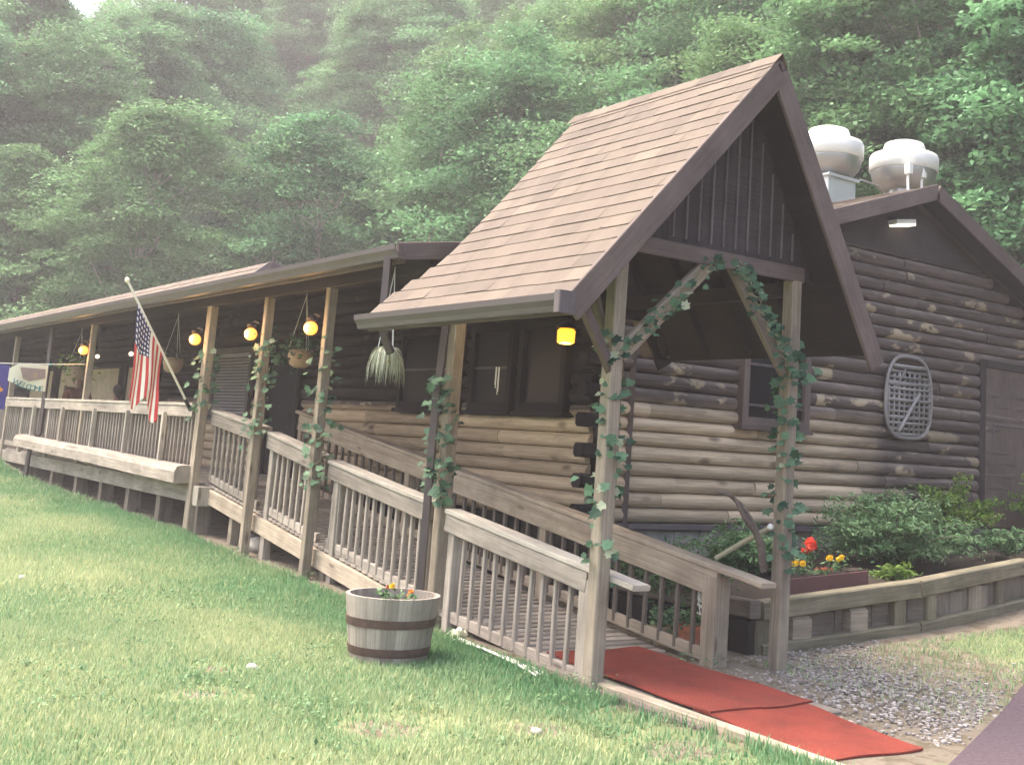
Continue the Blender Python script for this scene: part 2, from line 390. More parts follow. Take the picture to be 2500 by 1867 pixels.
# ================================================================== GROUND
def ground():
    xs = np.concatenate([np.linspace(-130, -34, 40), np.linspace(-33, -3, 150), np.linspace(-2, 60, 20)])
    ys = np.concatenate([np.linspace(-60, -1, 14), np.linspace(-.5, 12, 75), np.linspace(13, 140, 60)])
    V = []; W = []
    for y in ys:
        for x in xs:
            z = gz(x, y)
            d = 0
            if x > -30 and -.5 < y < 12: z += .012 * math.sin(x * 2.1 + y) * math.sin(y * 1.7)
            # bare soil under deck and ramp, worn verge along the walk
            if 4.75 < y < 17 and x < -6.6: d = smooth((y - 4.7) / .35)
            if -7 < x < -4.2 and 4.1 < y < 6.9: d = max(d, smooth(1 - abs(y - 5.3) / 1.0))
            if -7.2 < x < -3.6 and 5.6 < y < 10: d = max(d, smooth(1.35 - abs((y - 7.0) + .2 * (x + 5.5)) / 1.7))
            for (cx, cy, cr) in ((-5.9, 3.2, .45), (-7.6, 2.9, .22), (-5.6, 4.0, .4), (-7.0, 2.6, .3), (-4.9, 4.4, .5)):
                d = max(d, .8 * smooth(1 - math.hypot(x - cx, y - cy) / cr))
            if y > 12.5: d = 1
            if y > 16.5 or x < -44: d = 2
            V.append((x, y, z)); W.append(max(d, .0001))
    nx = len(xs); F = [(j * nx + i, j * nx + i + 1, j * nx + nx + i + 1, j * nx + nx + i) for j in range(len(ys) - 1) for i in range(nx - 1)]
    mb = MB(); mb.add(V, F, None, .5, W)
    m, nt, p = new_mat('lawn_ground'); ob = node(nt, 'ShaderNodeTexCoord').outputs['Object']
    n1 = noise(nt, ob, 1.1, 5, .6); n2 = noise(nt, ob, 30, 4, .7); n3 = noise(nt, ob, 6, 4, .6)
    g = mix(nt, ramp(nt, n1, .38, .62), (.12, .165, .08), (.24, .25, .135))
    g = mix(nt, mth(nt, 'MULTIPLY', n2, .6), g, (.10, .14, .06))
    dirt = mix(nt, n2, (.12, .105, .08), (.24, .205, .165)); dirt = mix(nt, ramp(nt, n3, .5, .6), dirt, (.12, .10, .07))
    f = mth(nt, 'ADD', attr(nt, 'wear_shade'), mth(nt, 'MULTIPLY_ADD', n3, .5, -.25))
    nt.links.new(mix(nt, ramp(nt, attr(nt, 'wear_shade'), 1.4, 1.9), mix(nt, ramp(nt, f, .35, .6), g, dirt), mix(nt, n3, (.022, .026, .014), (.05, .05, .03))), p.inputs['Base Color']); p.inputs['Roughness'].default_value = 1
    p.inputs['Specular IOR Level'].default_value = .1
    bump(nt, p, n2, .5, .03)
    return struct('ground', mb, m, smooth=True)
ground()

def grass():
    rs = np.random.RandomState(3)
    # blades on the lawn, denser near the camera
    regs = [((-9.5, -3.2), (1.0, 5.0), 150000, .052), ((-18, -8.5), (1.2, 5.0), 130000, .055), ((-30, -17), (2.2, 5.2), 50000, .07),
            ((-9, -3), (5.9, 12.5), 42000, .05)]
    Vs = []; Ts = []
    for (xa, xb), (ya, yb), n, h in regs:
        P = np.stack([rs.uniform(xa, xb, n), rs.uniform(ya, yb, n)], 1)
        x, y = P[:, 0], P[:, 1]
        pn = np.sin(x * 1.3 + 2 * np.sin(y * .9)) * np.sin(y * 1.9 + x * .6) * .5 + .5
        pn2 = np.sin(x * 3.1 + np.sin(y * 4.3) * 1.5 + 1) * np.sin(y * 3.7 - x * 1.1) * .5 + .5
        keep = np.ones(n, bool)
        keep &= ~((y > 4.85) & (y < 6.6) & (x < -4)); keep &= ~((x < -6.6) & (y > 4.85))
        keep &= ~((y > 4.85) & (y <= 7.2) & (x < -6.9))
        # planter / asphalt
        keep &= ~((y > 6.6) & (x < -6.85 - .2 * np.maximum(0, y - 9)))
        keep &= (x < -4.1 - .466 * (y - 5.69)) | (y < 4.6)
        keep &= ~((y > 6.0) & (y < 9) & (rs.rand(n) < .72 * np.exp(-((y - 7.0 + .2 * (x + 5.5)) / .95) ** 2)) & (x > -6.9))
        for (cx, cy, cr) in ((-5.9, 3.2, .45), (-7.6, 2.9, .22), (-5.6, 4.0, .3), (-7.0, 2.6, .3), (-4.9, 4.4, .5), (-5.6, 4.75, .45)):
            keep &= ~((np.hypot(x - cx, y - cy) < cr * (.6 + .5 * pn2)) & (rs.rand(n) < .8))
        P = P[keep]; pn = pn[keep]; pn2 = pn2[keep]; n = len(P)
        z = GZ_v(P[:, 0], P[:, 1]) + .012 * np.sin(P[:, 0] * 2.1 + P[:, 1]) * np.sin(P[:, 1] * 1.7)
        B = np.column_stack([P, z - .004])
        hh = h * rs.uniform(.5, 1.25, n) * (.7 + .45 * pn2)
        # taller fringe along the posts
        hh *= 1 + .7 * np.exp(-((P[:, 1] - 4.85) / .12) ** 2)
        a = rs.uniform(0, 6.283, n); lean = rs.uniform(.1, .75, n)
        tip = B + np.column_stack([np.cos(a) * hh * lean, np.sin(a) * hh * lean, hh])
        wd = h * .085 * rs.uniform(.8, 1.6, n) * (2.0 if h > .06 else 1.3); b = a + 1.57 + rs.uniform(-.5, .5, n)
        sd = np.column_stack([np.cos(b) * wd, np.sin(b) * wd, np.zeros(n)])
        Vs.append(np.stack([B - sd, B + sd, tip], 1).reshape(-1, 3))
        tt = .26 + .30 * pn + rs.normal(0, .2, n) + .16 * pn2
        tt -= .4 * np.exp(-((P[:, 1] - 4.7) / .75) ** 2)                # lusher, greener strip beside the ramp
        Ts.append(np.clip(tt, 0, 1))
    V = np.concatenate(Vs); T = np.concatenate(Ts)
    M['grass'] = leafmat('grass_blades', (.125, .275, .13), (.54, .55, .32), None, .35)
    me = quads_mesh('grass', V, T, 'grass', 3)
    tag(link('grass', me), 'short patchy mown lawn grass in front of the wooden ramp', 'grass', kind='stuff')
grass()

def weeds():
    rs = np.random.RandomState(12); PP = []
    for k in range(150):
        x, y = rs.uniform(-11, -4), rs.uniform(1.6, 4.8); m_ = rs.randint(8, 34); r = rs.uniform(.03, .12)
        p = np.column_stack([x + rs.normal(size=m_) * r, y + rs.normal(size=m_) * r, rs.uniform(.02, .055, m_)]); p[:, 2] += gz(x, y); PP.append(p)
    for (x, y) in ((-6.39, 4.93), (-8.7, 4.95), (-11.02, 4.9), (-12.62, 4.9), (-7.75, 4.2), (-6.45, 6.7), (-6.7, 6.2)):
        m_ = 70; a = rs.uniform(0, 6.28, m_); r = rs.uniform(.07, .2, m_); PP.append(np.column_stack([x + np.cos(a) * r, y + np.sin(a) * r * .8, gz(x, y) + rs.uniform(.02, .10, m_)]))
    P = np.concatenate(PP); me = quads_mesh('lawn_weeds', leaf_quads(P, .028, 1.2, 0, .6, rs), rs.rand(len(P)), 'shrub')
    tag(link('lawn_weeds', me), 'small clover and broad-leaved weeds scattered through the lawn', 'weeds', kind='stuff')
weeds()
# walkway, gravel, driveway
mb = MB()
for i in range(3):
    x0 = -7.35 + i * .72
    mb.box(x0, x0 + .71, 4.98, 6.12 - .05 * i, -.05, .022, ch=.012)
struct('path', mb, 'concrete')
def sheet(name, pts, mat, dz, n=14):
    """ground-following quad sheet between 4 corners"""
    V = []; a, b, c, d = [Vector((*p, 0)) for p in pts]
    for j in range(n + 1):
        for i in range(n + 1):
            u, v = i / n, j / n; u += (0 if i else .006 * math.sin(j * 2.3) + random.uniform(-.004, .004)); q = (a * (1 - u) + b * u) * (1 - v) + (d * (1 - u) + c * u) * v
            V.append((q.x, q.y, gz(q.x, q.y) + dz))
    F = [(j * (n + 1) + i, j * (n + 1) + i + 1, (j + 1) * (n + 1) + i + 1, (j + 1) * (n + 1) + i) for j in range(n) for i in range(n)]
    m = MB(); m.add(V, F); return struct(name, m, mat)
sheet('driveway', [(-6.9, 11.7), (-1.92, 1), (12, 1), (12, 30)], 'asphalt', .03, 40)
def gravel():
    rs = random.Random(5); mb = MB()
    for i in range(6500):
        t = rs.gauss(0, 1); x = rs.uniform(-6.9, -3.9); y = 7.0 - .2 * (x + 5.5) + rs.gauss(0, .55)
        if y < 5.85 or x > -4.2 - .466 * (y - 5.69) + (.35 * rs.random() if rs.random() < .2 else 0): continue
        if rs.random() < .3 * abs(t): continue
        r = rs.uniform(.006, .021) * rs.uniform(.6, 1.2)
        mb.blob((x, y, gz(x, y) + r * .3), r, 5, 3, .3, (1, rs.uniform(.7, 1), .6), tone=rs.random())
    m, nt, p = new_mat('gravel_stone')
    nt.links.new(mix(nt, attr(nt, 'tone'), (.12, .11, .10), (.35, .325, .31)), p.inputs['Base Color']); p.inputs['Roughness'].default_value = .9
    tag(mb.build('gravel', m), 'scattered pale gravel between the red carpet and the driveway', 'gravel', kind='stuff')
gravel()
# timber edging of the walk
t = thing('timber_edging', (-5.6, 4.95, 0), 'weathered timber edging lying along the lawn side of the red carpet', 'edging')
mb = MB(); mb.beam((-6.35, 4.99, .01), (-4.1, 4.9, .0), .09, .07, jit=.004); mb.build('timber', 'farrail', t)
mb = MB(); mb.beam((-6.2, 4.9, .005), (-5.2, 4.84, .0), .05, .04, jit=.004); mb.build('timber', 'branch', t)

# red carpets
def carpet_mat():
    m, nt, p = new_mat('red_carpet_pile'); ob = node(nt, 'ShaderNodeTexCoord').outputs['Object']
    n = noise(nt, ob, 90, 4, .7); n2 = noise(nt, ob, 3, 4, .6)
    c = mix(nt, n, (.215, .048, .037), (.38, .092, .068)); c = mix(nt, mth(nt, 'MULTIPLY', ramp(nt, n2, .42, .72), .65), c, (.15, .052, .044)); n4 = noise(nt, ob, 22, 5, .75); c = mix(nt, mth(nt, 'MULTIPLY', ramp(nt, n4, .60, .72), .45), c, (.30, .20, .16))
    nt.links.new(c, p.inputs['Base Color']); p.inputs['Roughness'].default_value = 1; p.inputs['Specular IOR Level'].default_value = .05
    bump(nt, p, n, 1, .02); return m
CM = carpet_mat()
def carpet(x0, x1, ya, yb, yc, yd, label, lift, zf):
    """from x0 (far, y ya..yb) to x1 (near, yc..yd)"""
    n = 40; k = 12; V = []
    for i in range(n + 1):
        u = i / n; x = x0 + (x1 - x0) * u; lo = ya + (yc - ya) * u; hi = yb + (yd - yb) * u
        for j in range(k + 1):
            v = j / k; y = lo + (hi - lo) * v + .006 * math.sin(x * 7) * (1 if j in (0, k) else 0)
            V.append((x + .02 * math.sin(y * 7), y, zf(x) + lift + .003 * math.sin(x * 7 + y * 4) + .002 * math.sin(y * 13 + x)))
    F = [(i * (k + 1) + j, (i + 1) * (k + 1) + j, (i + 1) * (k + 1) + j + 1, i * (k + 1) + j + 1) for i in range(n) for j in range(k)]
    nv = len(V); per = [i * (k + 1) for i in range(n + 1)] + [n * (k + 1) + j for j in range(1, k + 1)] + [i * (k + 1) + k for i in range(n - 1, -1, -1)] + list(range(k - 1, 0, -1))
    B = [(V[q][0], V[q][1], V[q][2] - .013) for q in per]; m = len(per)
    F += [(per[i], nv + i, nv + (i + 1) % m, per[(i + 1) % m]) for i in range(m)]
    mb = MB(); mb.add(V + B, F, None, .5); o = mb.build('red_carpet', CM, smooth=False); return tag(o, label, 'carpet', 'red carpet pieces on the entrance walk')
RX = [-14.4, -8.7, -7.25, -6.9, 5]; RZ = [.85, .17, .035, .024, .0]
def rz(x): return float(np.interp(x, RX, RZ))
carpet(-7.25, -5.35, 5.2, 6.06, 5.05, 5.93, 'longer red carpet piece running from under the canopy down the ramp foot', .034, rz)
carpet(-5.52, -4.36, 5.07, 5.90, 4.95, 5.72, 'shorter red carpet piece nearest the driveway with its end lapped under the other', .018, lambda x: .024 - .024 * smooth((x + 5.3) / .35))

# ================================================================== LOG BUILDING
XC = -9.34; YF = 7.15; YR = 11.8; ZR = 5.0; YB = 17.0
def roof_under(y): return (ZR - .34 * (YR - y) if y < YR else ZR - .44 * (y - YR)) - .16
B = thing('log_building', (XC, YF, 0), 'long low brown log restaurant building with a gabled end and a long front porch roof', 'building')
def log_wall(axis, c, a0f, a1f, z0, z1, h, wear_shade_f, out, seed, bulge=.078):
    """courses of logs; axis 'x' (plane y=c, facing -y) or 'y' (plane x=c, facing +x)"""
    rs = random.Random(seed); mb = MB(); z = z0; ci = 0
    while z < z1 - .02:
        h1 = min(h * rs.uniform(.91, 1.09), z1 - z); a0 = a0f(z + h1 * .9); a1 = a1f(z + h1 * .9)
        if a1 - a0 < .1: break
        cuts = [a0]; q = a0 + rs.uniform(.5, 2.6)
        while q < a1 - .4: cuts.append(q); q += rs.uniform(1.1, 3.4)
        cuts.append(a1)
        for s0, s1 in zip(cuts, cuts[1:]):
            s1b = s1 - .006; n = max(2, int((s1b - s0) / .22)); NP = 9; V = []; W = []
            off = rs.uniform(-.010, .012); sg = [rs.uniform(-.007, .007) for _ in range(n + 1)]
            for i in range(n + 1):
                a = s0 + (s1b - s0) * i / n; e = 1 - .12 * (i in (0, n))
                for k in range(NP):
                    th = math.pi * k / (NP - 1)
                    d = (.004 + bulge * (math.sin(th) ** .9) * e) + off + sg[i]; zz = z + h1 * .5 - math.cos(th) * h1 * .495
                    V.append((a, c + out * d, zz) if axis == 'x' else (c + out * d, a, zz)); W.append(wear_shade_f(a, zz))
            F = []; U = []; uo = rs.random() * 90
            for i in range(n):
                for k in range(NP - 1):
                    f = (i * NP + k, (i + 1) * NP + k, (i + 1) * NP + k + 1, i * NP + k + 1)
                    u0 = uo + (s1b - s0) * i / n; u1 = uo + (s1b - s0) * (i + 1) / n; v0 = ci * 1.7 + k * .02; v1 = v0 + .02
                    uu = ((u0, v0), (u1, v0), (u1, v1), (u0, v1))
                    if axis == 'x': f = f; 
                    F.append(f); U.append(uu)
            F.append(tuple(range(NP))); U.append([(uo, .02 * k) for k in range(NP)])
            F.append(tuple(n * NP + k for k in range(NP - 1, -1, -1))); U.append([(uo, .02 * k) for k in range(NP)])
            mb.add(V, F, U, rs.random(), [max(w_, .0001) for w_ in W])
        z += h1; ci += 1
    return mb
# gable end wall (facing the drive): pale weathered below, dark stain kept under the eaves and towards the far side
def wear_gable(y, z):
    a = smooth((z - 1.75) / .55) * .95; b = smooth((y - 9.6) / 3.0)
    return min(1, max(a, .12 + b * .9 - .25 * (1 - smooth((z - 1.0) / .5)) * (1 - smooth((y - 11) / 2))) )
UPZ = 4.12
def gy0(z): return YF + .02
def gy1(z):
    return YB - .1 if z < roof_under(YB) else YR + (ZR - .18 - z) / .44
def gy0b(z):
    zl = roof_under(YF)
    return YF + .02 if z < zl else YR - (ZR - .18 - z) / .34
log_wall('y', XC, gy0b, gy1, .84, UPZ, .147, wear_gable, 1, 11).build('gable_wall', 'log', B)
def shade_front(x, z): return 1.3 * smooth((z - 1.82) / .2) + .08  # painted shade: front logs darkened under the porch roof
log_wall('x', YF, lambda z: -36, lambda z: XC - .12, .80, 3.5, .15, shade_front, -1, 12).build('front_wall', 'log', B)
mb = MB()
mb.prism([(XC + .05, YR - (ZR - .2 - UPZ) / .34, UPZ), (XC + .05, YR + (ZR - .2 - UPZ) / .44, UPZ), (XC + .05, YR, ZR - .2)], (-.04, 0, 0)); mb.build('upper_gable_shade', 'panel', B)  # dark panel above the logs stands in for shade under the overhang
mb = MB()   # solid core behind the log faces and other sides
mb.box(-44, XC - .002, YF + .001, YF + .2, -.3, 3.5); mb.box(XC - .2, XC - .001, YF + .2, YB, -.3, 3.0)
mb.box(-44, XC, YB, YB + .2, -.3, 2.8); mb.box(-44, -43.8, YF, YB, -.3, 3.0)
mb.prism([(XC - .001, YF + .1, 3.0), (XC - .001, YB, 2.65), (XC - .001, YR, ZR - .17)], (-.2, 0, 0))
mb.build('wall_core', 'dark', B)
mb = MB()
for k in range(30):
    y0 = YF + k * .34
    for r in range(3):
        zz = -.1 + r * .30; mb.box(XC - .06 - .02 * random.random(), XC + .02 * random.random(), y0 + (r % 2) * .17, y0 + .33 + (r % 2) * .17, zz, zz + .29, ch=.02)
mb.build('foundation', 'stone', B)
mb = MB(); mb.box(XC, XC + .085, YF - .05, YB, .775, .835); mb.build('sill_board', 'batten', B)
# corner: crossing log ends
for i in range(8):
    mb = MB(); z = .86 + i * .295
    mb.beam((XC - .07, YF - .22, z + .07), (XC - .07, YF + .1, z + .07), .15, .14, ch=.03)
    mb.build('log_end', 'dark', B)
# roof
def slab(mb, pts, th, tone=.5): mb.prism(pts, (0, 0, -th), tone)
def shingles(mb, o, u, v, W, H, rows, tab, rs, edge0=None, edge1=None, lift=.009):
    o = Vector(o); u = Vector(u).normalized(); v = Vector(v).normalized(); n = u.cross(v)
    if n.z < 0: n = -n
    rh = H / rows
    for r in range(rows):
        x = -rs.uniform(.0, 1) * tab; e0 = edge0(r * rh) if edge0 else 0; e1 = edge1(r * rh) if edge1 else W
        while x < e1:
            a = max(x, e0) + .002; b = min(x + tab, e1) - .002; x += tab
            if b - a < .02: continue
            z0 = r * rh; z1 = z0 + rh * 1.02; j = rs.uniform(-.004, .004); lf = lift + rs.uniform(-.002, .003)
            P = [o + u * a + v * (z0 + j) + n * lf, o + u * b + v * (z0 + j) + n * lf, o + u * b + v * z1 + n * .003, o + u * a + v * z1 + n * .003,
                 o + u * a + v * (z0 + j), o + u * b + v * (z0 + j)]
            mb.add(P, [(0, 1, 2, 3), (4, 5, 1, 0)], None, min(1, max(0, rs.gauss(.5, .2))))
rs = random.Random(9)
XE = -8.94   # gable overhang edge
# porch roof (low pitch) and main roof
def zp(y): return 3.12 + .17 * (y - 4.57)
mb = MB()
slab(mb, [(-8.86, 4.57, zp(4.57)), (-8.86, 7.8, zp(7.8)), (-44, 7.8, zp(7.8)), (-44, 4.57, zp(4.57))], .03)
slab(mb, [(XE, 7.8, ZR - .34 * 4.0), (XE, YR, ZR), (-44, YR, ZR), (-44, 7.8, ZR - .34 * 4.0)], .03)
slab(mb, [(XE, YR, ZR), (XE, YB + .5, ZR - .44 * (YB + .5 - YR)), (-44, YB + .5, ZR - .44 * (YB + .5 - YR)), (-44, YR, ZR)], .03)
roof = mb.build('roof', 'shingle', B)
mb = MB(); shingles(mb, (XE, 7.8, ZR - .34 * 4.0), (-1, 0, 0), (0, 1, .34), 34, 4.22, 26, .3, rs); mb.build('shingle_courses', 'shingle', roof)
# raised roof over the far dining porch
mb = MB(); slab(mb, [(-16.7, 5.85, 3.36), (-16.7, 6.5, 3.93), (-44, 6.5, 3.93), (-44, 5.85, 3.36)], .04)
slab(mb, [(-16.7, 6.5, 3.93), (-16.7, 8.6, 3.6), (-44, 8.6, 3.6), (-44, 6.5, 3.93)], .04)
rr = mb.build('raised_roof', 'shingle', B)
mb = MB(); shingles(mb, (-16.68, 5.83, 3.345), (-1, 0, 0), (0, .65, .57), 27, .86, 6, .3, rs); mb.build('shingle_courses', 'shingle', rr)
mb = MB(); mb.beam((-16.68, 5.85, 3.32), (-16.68, 6.5, 3.89), .03, .10); mb.beam((-16.68, 6.5, 3.88), (-16.68, 8.6, 3.55), .03, .10); mb.build('rake_board', 'batten', rr)
# soffits / ceilings
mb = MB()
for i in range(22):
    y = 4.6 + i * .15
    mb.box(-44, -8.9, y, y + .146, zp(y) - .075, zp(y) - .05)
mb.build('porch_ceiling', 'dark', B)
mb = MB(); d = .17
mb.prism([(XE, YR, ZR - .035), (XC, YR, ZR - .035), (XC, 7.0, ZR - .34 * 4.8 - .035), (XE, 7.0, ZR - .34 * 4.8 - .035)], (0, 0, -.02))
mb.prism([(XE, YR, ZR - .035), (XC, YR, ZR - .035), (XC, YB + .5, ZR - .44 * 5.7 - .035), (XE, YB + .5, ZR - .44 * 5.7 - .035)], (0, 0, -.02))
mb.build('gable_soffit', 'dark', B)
for (ya, za, yb, zb) in ((6.9, ZR - .34 * 4.9, YR, ZR), (YR, ZR, YB + .5, ZR - .44 * 5.7)):
    mb = MB(); mb.beam((XE + .015, ya, za - .085), (XE + .015, yb, zb - .085), .03, .19); mb.build('rake_board', 'trim', B)
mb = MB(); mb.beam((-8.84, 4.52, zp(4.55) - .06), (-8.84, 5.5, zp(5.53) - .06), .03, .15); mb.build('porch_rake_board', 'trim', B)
mb = MB(); mb.beam((-8.84, 5.5, zp(5.53) - .06), (-8.84, 7.6, zp(7.6) - .06), .03, .15); mb.build('porch_rake_board', 'dark', B)  # inner length of the same board, coloured darker for shade under the canopy
def gutter(mb, p0, p1, out=(0, -1, 0), w=.11, h=.11):
    p0 = Vector(p0); p1 = Vector(p1); out = Vector(out); z = Vector((0, 0, 1))
    prof = [(0, h), (0, 0), (w * .6, 0), (w * .72, h * .3), (w * .95, h * .62), (w, h), (w - .012, h), (w - .02, h - .012)]
    prof += [(w * .88, h * .62), (w * .65, h * .32), (w * .55, .012), (.008, .012), (.008, h)]
    n = len(prof); V = [p + out * a + z * b for p in (p0, p1) for a, b in prof]
    F = [(i, (i + 1) % n, n + (i + 1) % n, n + i) for i in range(n)] + [tuple(range(n)), tuple(range(2 * n - 1, n - 1, -1))]
    mb.add(V, F)
mb = MB(); gutter(mb, (-44, 4.57, 3.0), (-8.8, 4.57, 3.0)); mb.build('gutter', 'gutter', B)
mb = MB(); mb.box(-44, -8.86, 4.575, 4.60, 2.97, 3.1); mb.build('fascia_board', 'trim', B)
# porch beam and posts
mb = MB(); mb.box(-44, -8.95, 4.90, 5.0, 2.95, 3.10); mb.build('porch_beam', 'dark', B)
PX = {'P1': -14.5, 'P2': -12.62, 'P3': -11.02, 'PL': -19.75}
for nme, x in (('a', -12.62), ('b', -11.02), ('c', -14.42), ('d', -19.75), ('e', -25.2)):
    mb = MB(); wd = .09 if nme != 'c' else .15
    mb.beam((x, 4.95, gz(x, 4.95) - .1 if nme != 'd' else .8), (x, 4.95, 2.96), wd, .09, jit=.002); mb.build('porch_post', 'post', B)
# downspouts
def spout(pts, parent, w=.062, label=None):
    mb = MB(); mb.tube(pts, .040, 4); return mb.build('downspout', 'pipe', parent)
spout([(-8.97, 4.50, 3.02), (-8.97, 4.5, 2.45), (-9.0, 4.56, 2.32), (-9.0, 4.62, 2.22)], B)
spout([(-22.2, 4.88, 3.0), (-22.2, 4.9, 1.2), (-22.4, 4.82, .95), (-22.4, 4.8, .35)], B)
spout([(XC + .07, YF + .30, 2.75), (XC + .07, YF + .30, .9), (XC + .07, YF + .30, .3)], B)
# windows and doors
def window(parent, axis, a0, a1, z0, z1, c, out, frame, pane, mull=None, nm='window', fw=.09, proud=.135):
    def bx(mb, p, q, r, s, d0, d1):
        if axis == 'x': mb.box(p, q, min(c + out * d0, c + out * d1), max(c + out * d0, c + out * d1), r, s)
        else: mb.box(min(c + out * d0, c + out * d1), max(c + out * d0, c + out * d1), p, q, r, s)
    f = MB(); bx(f, a0 - fw, a0, z0 - fw, z1 + fw, .0, proud + .02); bx(f, a1, a1 + fw, z0 - fw, z1 + fw, .0, proud + .02)
    bx(f, a0 + .001, a1 - .001, z1, z1 + fw, .0, proud + .015); bx(f, a0 - fw - .03, a1 + fw + .03, z0 - fw - .05, z0 - fw, .0, proud + .05)
    bx(f, a0 + .001, a1 - .001, z0 - fw, z0, .0, proud + .015)
    fo = f.build(nm, frame, parent)
    p = MB(); bx(p, a0, a1, z0, z1, .0, proud - .03); p.build('pane' if pane == 'black' else 'curtain', pane, fo)
    if mull:
        m_ = MB()
        for k in mull: bx(m_, a0, a1, k - .014, k + .014, proud - .03, proud - .005)
        m_.build('meeting_rail', 'batten', fo)
    return fo
window(B, 'y', 9.0, 9.86, 1.98, 2.95, XC, 1, 'trim', 'black', (2.11, 2.55))
window(B, 'x', -13.3, -12.0, 1.97, 2.75, YF, -1, 'dark', 'black', (2.35,))
window(B, 'x', -11.6, -10.9, 1.97, 2.75, YF, -1, 'dark', 'black', (2.35,))
window(B, 'x', -10.6, -9.9, 1.97, 2.75, YF, -1, 'dark', 'black')
window(B, 'x', -20.0, -18.45, 1.72, 2.7, YF, -1, 'batten', 'blind', [1.72 + .05 * i for i in range(1, 19)])
for a, b in ((-25.1, -23.2), (-27.9, -25.6), (-30.6, -28.4), (-33.6, -31.2)):
    window(B, 'x', a, b, 1.75, 2.55, YF, -1, 'dark', 'curtain', nm='window')
d0 = MB(); d0.box(-17.55, -16.55, YF - .10, YF - .0, .84, 2.75); do = d0.build('door', 'black', B)
mb = MB(); mb.box(-17.66, -17.56, YF - .13, YF, .84, 2.85); mb.box(-16.54, -16.44, YF - .13, YF, .84, 2.85); mb.box(-17.56, -16.54, YF - .13, YF, 2.75, 2.85); mb.build('frame', 'dark', do)
d0 = MB(); d0.box(XC, XC + .085, 13.3, 14.35, .86, 2.9); do = d0.build('door', 'trim', B)
mb = MB(); mb.box(XC, XC + .11, 13.2, 13.3, .86, 3.0); mb.box(XC, XC + .11, 14.35, 14.45, .86, 3.0); mb.box(XC, XC + .11, 13.3, 14.35, 2.9, 3.0); mb.build('frame', 'panel', do)
mb = MB(); mb.box(XC + .085, XC + .10, 13.48, 14.2, 2.16, 2.19); mb.box(XC + .085, XC + .10, 13.48, 13.51, 1.95, 2.16); mb.build('panel_moulding', 'batten', do)
# soffit light
f = MB(); f.beam((XC + .12, 11.32, 4.49), (XC + .12, 11.68, 4.55), .14, .06); f.beam((XC, 11.5, 4.53), (XC + .12, 11.5, 4.53), .05, .05); fo = f.build('wall_light', 'white', B)
f = MB(); f.beam((XC + .13, 11.33, 4.452), (XC + .13, 11.67, 4.51), .13, .03); f.build('lens', 'flood', fo)

# ================================================================== ENTRANCE CANOPY
K = thing('entrance_canopy', (-6.39, 5.8, 0), 'steep brown shingled gable canopy on wooden posts over the ramp foot', 'canopy')
EL = Vector((0, 4.306, 2.507)); RG = Vector((0, 6.04, 4.49)); ER = Vector((0, 7.2, 2.44))
vl = (RG - EL); HL = vl.length; vr = (RG - ER); HR = vr.length
def back(h):      # back edge (distance from the front edge) along the slope
    t = h / HL; return 2.80 - .42 * smooth(t / .25) + .14 * t * smooth((t - .25) / .75)
mb = MB()
bx_ = [(-6.0 - back(h * HL), EL.y + vl.y * h, EL.z + vl.z * h) for h in (0, .06, .12, .18, .25, .5, .75, 1)]
mb.prism([(-6.0, EL.y, EL.z), (-6.0, RG.y, RG.z)] + bx_[::-1], (0, .022, -.02))
rf = mb.build('roof', 'trim', K)
mb = MB(); shingles(mb, (-5.985, EL.y - .02, EL.z - .02), (-1, 0, 0), tuple(vl), 2.8, HL + .02, 19, .305, rs, None, lambda h: back(h) + .02); mb.build('shingle_courses', 'shingle', rf)
mb = MB(); mb.prism([(-6.0, ER.y, ER.z), (-6.0, RG.y, RG.z), (-8.52, RG.y, RG.z), (-8.8, ER.y, ER.z)], (0, -.022, -.02)); r2 = mb.build('roof', 'trim', K)
mb = MB(); shingles(mb, (-5.985, ER.y + .02, ER.z - .03), (-1, 0, 0), tuple(vr), 2.62, HR + .03, 17, .305, rs); mb.build('shingle_courses', 'shingle', r2)
mb = MB()
for i in range(9):
    x = -5.98 - i * .29; tn = random.random()
    for E_ in (EL, ER):
        q = (E_ - RG).normalized() * .12; mb.add([(x, RG.y, RG.z + .022), (x - .30, RG.y, RG.z + .026), (x - .30, RG.y + q.y, RG.z + q.z + .026), (x, RG.y + q.y, RG.z + q.z + .022)], [(0, 1, 2, 3)], None, tn)
mb.build('ridge_cap', 'shingle', K)
# rake boards
def rake(y0, z0, y1, z1, x, h=.17, th=.035):
    mb = MB(); mb.beam((x, y0, z0), (x, y1, z1), th, h); return mb
rake(EL.y - .02, EL.z - .12, RG.y, RG.z - .12, -6.0).build('rake_board', 'trim', K)
rake(RG.y, RG.z - .13, ER.y + .03, ER.z - .13, -6.004).build('rake_board', 'trim', K)
rake(RG.y, RG.z - .10, ER.y, ER.z - .10, -8.5).build('rake_board', 'dark', K)
